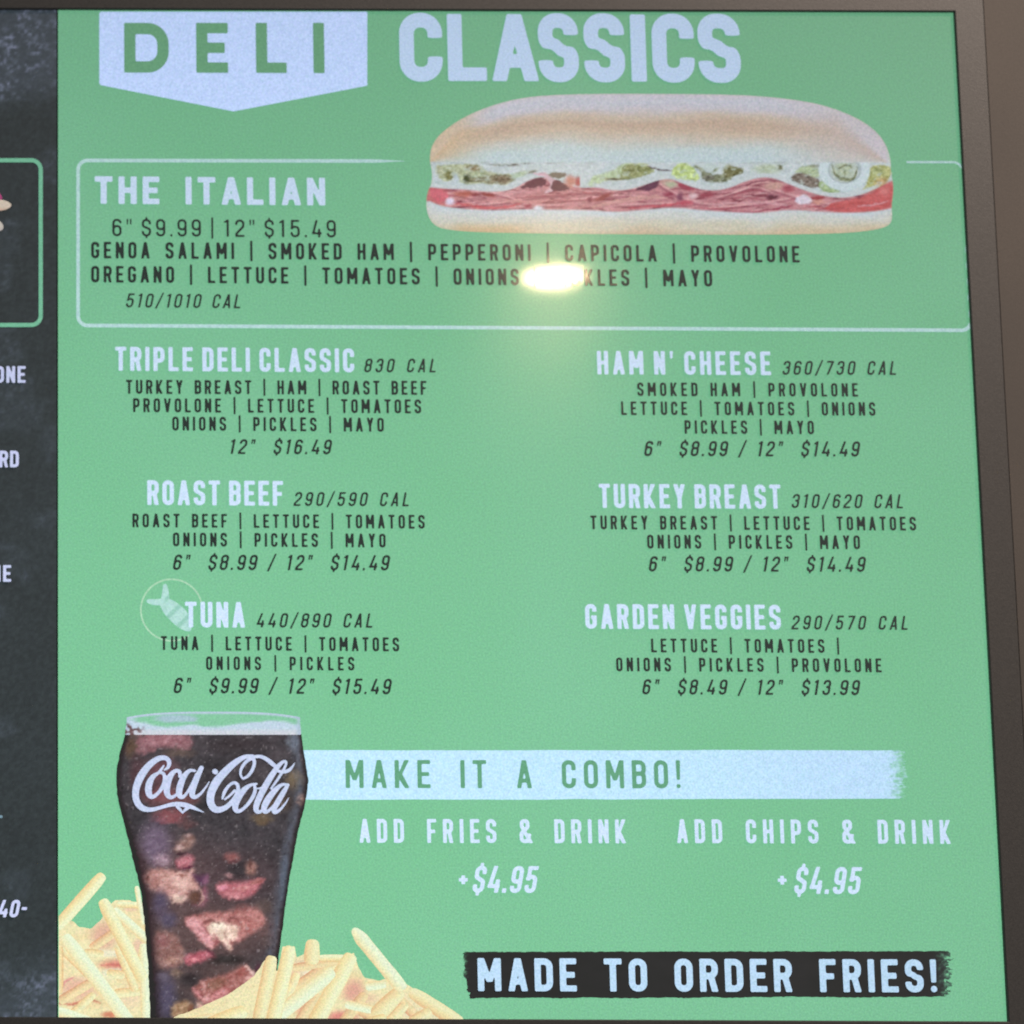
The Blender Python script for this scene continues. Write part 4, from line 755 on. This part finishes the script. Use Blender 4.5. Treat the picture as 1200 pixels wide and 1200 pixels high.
def glass_c(x, y):
    X = (x - 120) * 3.16; Y = (y - 820) * 3.16
    n = fbm(x / 16, y / 16, 71, 4)
    c = np.array([72, 68, 73.])[None] + (n - .5)[:, None] * np.array([34, 26, 28.])
    c = paint(c, x, y, GT, 130, 820, 4.8, 3.0, 1.4); c = paint(c, x, y, GA, 140, 960, 6.0, 3.6, .8); c = paint(c, x, y, GB, 160, 1075, 6.667, 3.4, .8)
    f1 = fbm(x / 3.6, y / 3.2, 74, 4); f2 = fbm(x / 6 + y / 9, y / 3.6, 75, 3)
    lum = c.mean(-1); k = sstep(95, 150, lum)
    gy = c.mean(-1)[:, None]; c = gy + (c - gy) * .80; c = np.where(gy > 120, c + (gy - 120) * .22, c) + 1
    c = c + (f1 - .5)[:, None] * (24 + 40 * k[:, None]) + (f2 - .5)[:, None] * (16 + 44 * k[:, None])
    # condensation specks
    sp = vnoise(x / 2.4, y / 2.4, 76); l = np.interp(y, GLY, GLL); r = np.interp(y, GLY, GLR)
    edge = np.maximum(sstep(22, 4, x - l), sstep(30, 5, r - x))
    c = mix(c, [34, 26, 26], sstep(.78, .92, sp) * (.12 + .4 * edge)); c = mix(c, [196, 186, 190], sstep(.84, .97, vnoise(x / 2.2, y / 2.2, 78)) * .35)
    c = mix(c, [110, 120, 138], sstep(20, 8, r - x) * sstep(2, 8, r - x) * .55 * (fbm(x / 5, y / 9, 79, 2) + .2))
    c = mix(c, [44, 36, 40], np.maximum(sstep(9, 1, x - l) * .85, sstep(6, 0, r - x) * .8))
    c = mix(c, [44, 34, 38], sstep(.0, 1., sstep(40, 0, x - (l + 4)) * sstep(950, 1010, y) * sstep(24, 2, x - l - 0)) * .5)
    return drive(c, .034, .97)
dr = art('drink_glass_picture', glass_d, (132, 856, 366, 1192), 1.2, glass_c, 5.2, scr, 'picture of a dark cola glass full of ice')
for q, (pts, _, _) in enumerate(ICE[:9]):
    bb = np.array(pts); (ax_, ay_), (bx_, by_) = Z8(bb[:, 0].min(), bb[:, 1].min()), Z8(bb[:, 0].max(), bb[:, 1].max())
    art('ice_cube', lambda x, y, p=smooth(pts, 1): np.maximum(d_poly(*warp(x, y), p) / 3.16, glass_d(x, y) + 1), (ax_ - 8, ay_ - 8, bx_ + 8, by_ + 8), 1.1, glass_c, 6, dr)
def foam_d(x, y):
    top = 834.2 + 6.5 * (np.abs((x - 250) / 101.5) ** 3.2)
    l = 148.3 + sstep(845, 860, y) * -2.0; r = 351.4 + sstep(845, 860, y) * 1.2
    return np.maximum(np.maximum(top - y, y - 861.2), np.maximum(l - x, x - r))
def foam_c(x, y):
    n = fbm(x / 22, y / 5, 81, 3)
    c = np.tile(np.array([138, 202, 166.]), (len(x), 1))
    wave = 848 + 4 * np.sin((x - 170) / 17) * sstep(260, 200, x) + 2.5 * np.sin((x - 200) / 24)
    top = 834.2 + 6.5 * (np.abs((x - 250) / 101.5) ** 3.2)
    c = mix(c, [196, 216, 232], sstep(-1.5, 2.5, y - wave + (n - .5) * 6)); c = mix(c, [188, 206, 226], sstep(3.5, 1.5, y - top))
    bl = sstep(1.0, .4, np.hypot((x - 205) / 32, (y - 843) / 6) + (n - .5)); c = mix(c, [178, 198, 220], bl * .8)
    c = mix(c, [212, 214, 222], sstep(853, 858, y) * .8); c = mix(c, [176, 196, 216], np.maximum(sstep(6, 1, x - 148), sstep(6, 1, 351 - x)) * .7)
    ds = sstep(.55, .75, vnoise(x / 3, y / 3, 82)) * sstep(172, 160, x) * sstep(845, 852, y); c = mix(c, [96, 66, 66], ds * .85)
    return drive(c + (vnoise(x / 2, y / 2, 83) - .5)[:, None] * 8, .034, .95)
art('foam_rim', foam_d, (144, 830, 356, 864), 1.1, foam_c, 6, dr, 'pale frothy rim of the glass')

# script lettering on the glass, brush strokes (X, Y, half width)
ST = [
 [(300, 395, 5), (322, 382, 10), (330, 350, 13), (308, 325, 13), (262, 330, 16), (205, 375, 20), (160, 440, 23), (136, 510, 20), (140, 570, 19), (172, 612, 18), (225, 622, 12), (290, 603, 10), (350, 586, 12), (410, 590, 15), (455, 604, 12), (490, 620, 7), (522, 634, 1.5)],
 [(372, 602, 9), (392, 622, 9), (403, 640, 2)], [(440, 604, 9), (412, 622, 9), (402, 640, 2)],
 [(296, 372, 5), (280, 396, 9), (268, 412, 8), (236, 430, 14), (213, 470, 20), (208, 520, 20), (224, 550, 14), (252, 540, 10), (288, 498, 11), (304, 448, 11), (296, 412, 10), (268, 410, 7)],
 [(300, 428, 4), (322, 436, 5), (338, 432, 5)],
 [(386, 432, 9), (388, 405, 12), (364, 396, 10), (334, 424, 17), (314, 478, 20), (312, 528, 18), (332, 554, 12), (364, 540, 8), (396, 500, 5)],
 [(470, 400, 8), (440, 396, 10), (408, 432, 17), (386, 488, 20), (380, 532, 18), (396, 554, 11), (422, 534, 8), (452, 480, 7), (480, 420, 8)],
 [(508, 384, 13), (486, 430, 17), (462, 492, 18), (452, 536, 17), (470, 552, 12), (500, 534, 8), (528, 500, 6), (552, 462, 3)],
 [(583, 404, 15), (587, 406, 15)],
 [(738, 442, 6), (724, 418, 7), (734, 380, 9), (762, 344, 10), (796, 326, 11), (808, 350, 10), (798, 390, 10), (772, 430, 9), (744, 444, 7)],
 [(796, 318, 9), (756, 318, 12), (700, 350, 18), (640, 405, 22), (590, 462, 25), (560, 525, 23), (556, 580, 22), (582, 622, 20), (634, 616, 15), (684, 574, 14), (714, 520, 12), (714, 478, 10), (690, 464, 9), (660, 484, 8), (636, 520, 11), (626, 556, 6)],
 [(640, 560, 6), (668, 540, 7), (694, 512, 8)],
 [(800, 322, 9), (842, 318, 10), (880, 338, 12), (912, 366, 13), (930, 380, 8)],
 [(818, 474, 6), (784, 478, 9), (744, 508, 17), (708, 562, 20), (694, 606, 18), (708, 632, 12), (742, 618, 9), (788, 566, 11), (812, 514, 11), (806, 482, 8)],
 [(812, 500, 4), (838, 500, 5), (862, 484, 5)],
 [(900, 500, 6), (936, 450, 8), (972, 392, 8), (988, 352, 7), (972, 344, 8), (938, 374, 14), (896, 436, 18), (852, 512, 19), (818, 584, 18), (812, 624, 15), (834, 636, 10), (860, 612, 6)],
 [(924, 396, 6), (958, 408, 10), (996, 402, 11), (1018, 380, 7), (1032, 356, 2)],
 [(990, 478, 7), (958, 476, 9), (916, 514, 17), (872, 574, 20), (856, 616, 17), (868, 636, 11), (898, 616, 8), (944, 560, 8), (986, 496, 8)],
 [(994, 480, 9), (972, 516, 15), (934, 580, 17), (912, 620, 16), (922, 638, 11), (952, 618, 8), (984, 578, 5), (998, 552, 2)],
]
def script_d(x, y):
    X = (x - 130) * 4.8; Y = (y - 820) * 4.8; d = np.full(x.shape, 1e9)
    for s in ST: d = np.minimum(d, d_taper(X, Y, [(p[0], p[1], p[2] * .95) for p in s]))
    return d / 4.8
art('script_lettering', script_d, (152, 880, 348, 956), .55, np.array([202, 214, 244.]), 8, dr, 'white flowing script reading Coca-Cola')

# ------------------------------------------------------------------ fries picture
def ZF(p): return [(60 + a / 2.4, 1000 + b / 2.4) for a, b in p]
PC = [('e', (400, 560, 110, 120), (226, 184, 160)), ('e', (490, 780, 130, 46), (224, 160, 140)), ('s', SK(20, (380, 786), (500, 772), (644, 862)), (204, 118, 110)), ('e', (200, 960, 150, 90), (234, 190, 166)), ('s', SK(14, (80, 950), (110, 900), (170, 880)), (214, 120, 136)), ('s', SK(20, (60, 1072), (180, 1086), (270, 1036), (372, 1072)), (200, 122, 106)), ('e', (440, 1160, 64, 30), (214, 142, 114)), ('e', (600, 1030, 100, 90), (242, 222, 186)), ('e', (430, 694, 150, 30), (238, 234, 204)), ('e', (480, 850, 110, 40), (234, 236, 210)), ('e', (100, 740, 70, 150), (244, 228, 184)), ('e', (600, 360, 60, 20), (236, 206, 176)), ('e', (660, 640, 50, 60), (238, 204, 176))]
PD = [('e', (220, 350, 90, 100), (236, 206, 172)), ('e', (570, 410, 66, 74), (228, 176, 156)), ('e', (500, 562, 96, 44), (226, 150, 138)), ('e', (290, 520, 66, 44), (232, 180, 150)), ('e', (650, 452, 76, 30), (236, 206, 172)), ('e', (820, 500, 170, 80), (242, 230, 188)), ('e', (330, 240, 120, 22), (238, 214, 180)), ('e', (340, 296, 90, 16, -.1), (240, 234, 206)), ('e', (1000, 540, 120, 40), (240, 232, 196))]
def pile_c(which):
    def f(x, y):
        n = fbm(x / 26 + y / 30, y / 14, which, 3)
        c = mix(np.tile(np.array([241, 233, 186.]), (len(x), 1)), [238, 216, 168], sstep(.45, .75, n) * .6)
        c = paint(c, x, y, PC, 60, 1010, 6.48, 2.6, .5) if which < 120 else paint(c, x, y, PD, 300, 1080, 5.0, 2.6, .5)
        return drive(c, .034, .97)
    return f
pl = ZF([(17, 190), (60, 190), (80, 208), (110, 212), (140, 188), (160, 150), (180, 132), (222, 132), (242, 140), (262, 160), (275, 300), (280, 474), (17, 474)])
pr = ZF([(333, 474), (345, 460), (420, 432), (500, 395), (570, 345), (600, 300), (625, 330), (640, 330), (650, 262), (684, 262), (690, 292), (712, 282), (755, 286), (830, 290), (850, 280), (862, 318), (880, 350), (920, 358), (960, 348), (1010, 374), (1060, 408), (1162, 474)])
fl = art('fries_picture', lambda x, y: np.maximum(d_poly(x, y, pl) + (vnoise(x / 6, y / 6, 4) - .5), np.maximum(68.8 - x, y - 1193)), (64, 1050, 180, 1194), 1.3, pile_c(101), 3, scr, 'picture of pale fries left of the drink glass')
fr = art('fries_picture', lambda x, y: np.maximum(d_poly(x, y, pr) + (vnoise(x / 6, y / 6, 4) - .5), y - 1193.8), (196, 1090, 548, 1197), 1.3, pile_c(131), 7, scr, 'picture of pale fries right of the drink glass')
def fry(x0, y0, x1, y1, w, parent, layer, tone=0, seed=0, blunt=.5):
    (ax, ay), (bx, by) = ZF([(x0, y0), (x1, y1)]); hw = w / 4.8 * 1.08
    L = math.hypot(bx - ax, by - ay); ux, uy = (bx - ax) / L, (by - ay) / L
    if uy < 0: pass
    def dist(x, y):
        al = (x - ax) * ux + (y - ay) * uy; pe = (x - ax) * -uy + (y - ay) * ux
        h = hw * (1 - .10 * sstep(L * .8, L, al) + .10 * (fbm(al / 14, al * 0, seed, 2) - .5)) * (1 - .45 * sstep(hw * 2.2, -hw * .2, al) * (1 - blunt))
        r = hw * .55; qx = np.abs(al - L / 2) - L / 2 + r; qy = np.abs(pe) - h + r
        d = np.hypot(np.maximum(qx, 0), np.maximum(qy, 0)) + np.minimum(np.maximum(qx, qy), 0) - r
        return np.maximum(d, np.maximum(68.8 - x, y - (1193.0 + .0045 * (x - 68))))
    TONES = (((242, 246, 204), (244, 232, 178), (236, 202, 148)), ((242, 240, 194), (242, 224, 172), (230, 190, 142)), ((242, 226, 178), (236, 206, 160), (220, 166, 132)), ((236, 248, 216), (242, 240, 196), (240, 216, 164)))
    hi, mid, lo = TONES[tone]
    def col(x, y):
        al = (x - ax) * ux + (y - ay) * uy; pe = ((x - ax) * -uy + (y - ay) * ux) / hw
        if ux * 0 + uy < 0: pe = -pe
        n = fbm(al / 10, pe * 1.2, seed + 5, 3)
        p = pe * (1 if (-uy) < 0 else -1)           # lit face towards the picture's left
        c = np.tile(np.array(mid, float), (len(x), 1))
        c = mix(c, hi, sstep(.45, -.45, p + (n - .5) * .4)); c = mix(c, lo, sstep(.35, 1.0, p + (n - .5) * .3) * .85)
        c = mix(c, mid, sstep(-.7, -1.0, p) * .5)
        return drive(c, .034, .97)
    X0, X1 = min(ax, bx) - hw * 2, max(ax, bx) + hw * 2; Y0, Y1 = min(ay, by) - hw * 2, max(ay, by) + hw * 2
    art('french_fry', dist, (X0, Y0, X1, Y1), 1.1, col, layer, parent)
def T3(x0, y0, x1, y1, w, t): return (x0 * .3704, y0 * .3704 + 24, x1 * .3704, y1 * .3704 + 24, w * .3704, t)
def T5(x0, y0, x1, y1, w, t): return (576 + .48 * x0, 192 + .48 * y0, 576 + .48 * x1, 192 + .48 * y1, w * .48, t)
FL = [T3(560, 480, 300, 660, 66, 2), T3(80, 660, 330, 900, 60, 1), T3(700, 700, 500, 900, 60, 2), T3(330, 900, 60, 1060, 70, 2), T3(330, 1000, 130, 1180, 60, 1), T3(700, 980, 480, 1000, 66, 1), T3(500, 640, 640, 980, 60, 1), T3(400, 700, 250, 690, 60, 1), T3(560, 860, 420, 850, 70, 1), T3(60, 1000, 60, 640, 60, 1), T3(500, 322, 720, 332, 46, 0), (240, 92, 258, 200, 13, 3), T3(470, 360, 760, 620, 66, 3), T3(700, 620, 722, 1230, 74, 3), T3(40, 1130, 320, 1230, 80, 3),
      T3(385, 285, 700, 900, 92, 0), T3(398, 95, 40, 500, 86, 0), T3(95, 560, 620, 1260, 104, 3)]
for k, q in enumerate(FL): fry(*q[:5], fl, 3.15 + k * .1, q[5], 200 + k)
FR = [T5(420, 250, 180, 420, 54, 2), T5(240, 300, 160, 480, 54, 1), T5(640, 420, 500, 600, 62, 2), T5(820, 440, 980, 600, 56, 2), T5(600, 520, 760, 600, 56, 2), T5(880, 480, 760, 600, 56, 1), T5(360, 420, 240, 600, 56, 2), T5(1060, 520, 1130, 600, 50, 1), T5(760, 366, 640, 380, 50, 3), T5(700, 520, 520, 482, 48, 3), T5(480, 232, 210, 270, 44, 2), T5(540, 214, 370, 214, 40, 0), T5(330, 104, 322, 250, 88, 1), T5(850, 400, 690, 560, 90, 1), T5(900, 408, 1200, 600, 76, 1), T5(560, 190, 330, 620, 92, 0),
      T5(450, 284, 40, 620, 84, 3), T5(200, 142, 84, 640, 78, 0), T5(92, 200, 8, 600, 72, 1), T5(-200, 560, -470, 610, 70, 3), T5(-60, 520, -300, 620, 90, 0), T5(565, 40, 860, 400, 74, 3), T5(1020, 520, 900, 600, 70, 1), T5(760, 560, 640, 600, 60, 0)]
for k, q in enumerate(FR): fry(*q[:5], fr, 8 + k * .2, q[5], 300 + k, blunt=(0 if k in (21,) else .5))

# ------------------------------------------------------------------ fish badge beside TUNA
def ringf(x, y): return np.maximum(np.abs(np.hypot(x - 201, y - 715) - 36) - .95, np.minimum(0, 0) + np.where((x > 222) & (y > 722), 5.0, -5.0))
fi = art('fish_icon_ring', ringf, (160, 675, 242, 755), .7, np.array([176, 222, 188.]), 2, scr, 'faint round outline with a pale fish beside TUNA')
def fish_d(x, y):
    X = (x - 140) * 7.5; Y = (y - 660) * 7.5
    body = d_poly(X, Y, smooth([(340, 330), (400, 300), (480, 330), (560, 390), (610, 450), (640, 590), (600, 605), (520, 570), (440, 500), (380, 430)], 2))
    t1 = d_taper(X, Y, [(400, 200, 18), (405, 260, 30), (400, 340, 40)]); t2 = d_taper(X, Y, [(255, 335, 18), (310, 345, 28), (390, 340, 30)])
    return np.minimum(body, np.minimum(t1, t2)) / 7.5
def fish_c(x, y):
    X = (x - 140) * 7.5; Y = (y - 660) * 7.5; s = (X + Y) / 60
    c = np.tile(np.array([180, 226, 218.]), (len(x), 1)); c = mix(c, [154, 210, 194], sstep(.3, .9, np.sin(s * 2.2)) * sstep(380, 420, X)); return c
art('fish_silhouette', fish_d, (170, 682, 230, 746), .8, fish_c, 3, fi)

# food just reaching in from the picture on the chalkboard side
def tip(pts): return lambda x, y: d_poly(x, y, smooth(pts, 2))
fd = art('food_picture', tip([(-40, 236), (0, 234), (9, 236), (14.5, 240.5), (9, 245.5), (0, 247.5), (-40, 250)]), (-44, 226, 20, 256), 1, lambda x, y: mix(np.tile(np.array([226, 208, 190.]), (len(x), 1)), [206, 176, 154], sstep(242, 248, y)), 3, scr, 'pale tips of a food picture at the left edge')
art('food_piece', tip([(-40, 256), (-2, 258), (3, 262), (4.5, 268), (0, 271.5), (-40, 280)]), (-44, 250, 8, 284), 1, np.array([206, 196, 188.]), 3, fd)
art('food_piece', tip([(-40, 222), (-4, 224), (2, 229), (3, 234), (-2, 237), (-40, 234)]), (-44, 218, 6, 240), 1, np.array([176, 60, 120.]), 2, fd)

# ------------------------------------------------------------------ room light seen as the glare spot
cl = empty('ceiling_light', (1.152, -3.67, Z0 + 1.385))
tag(cl, 'small round warm ceiling light mirrored as a glare spot on the green panel', 'ceiling light')
lathe('housing', [(0.0, 0.075), (0.085, 0.075), (0.098, 0.07), (0.102, 0.055), (0.100, 0.03), (0.104, 0.012), (0.112, 0.0), (0.112, -0.004), (0.064, -0.004), (0.060, 0.0)], M_METAL, cl)
lathe('diffuser', [(0.058, 0.002)] + [(0.058 * math.cos(a), -0.014 * math.sin(a)) for a in np.linspace(0.02, math.pi / 2, 14)], M_GLOW, cl)
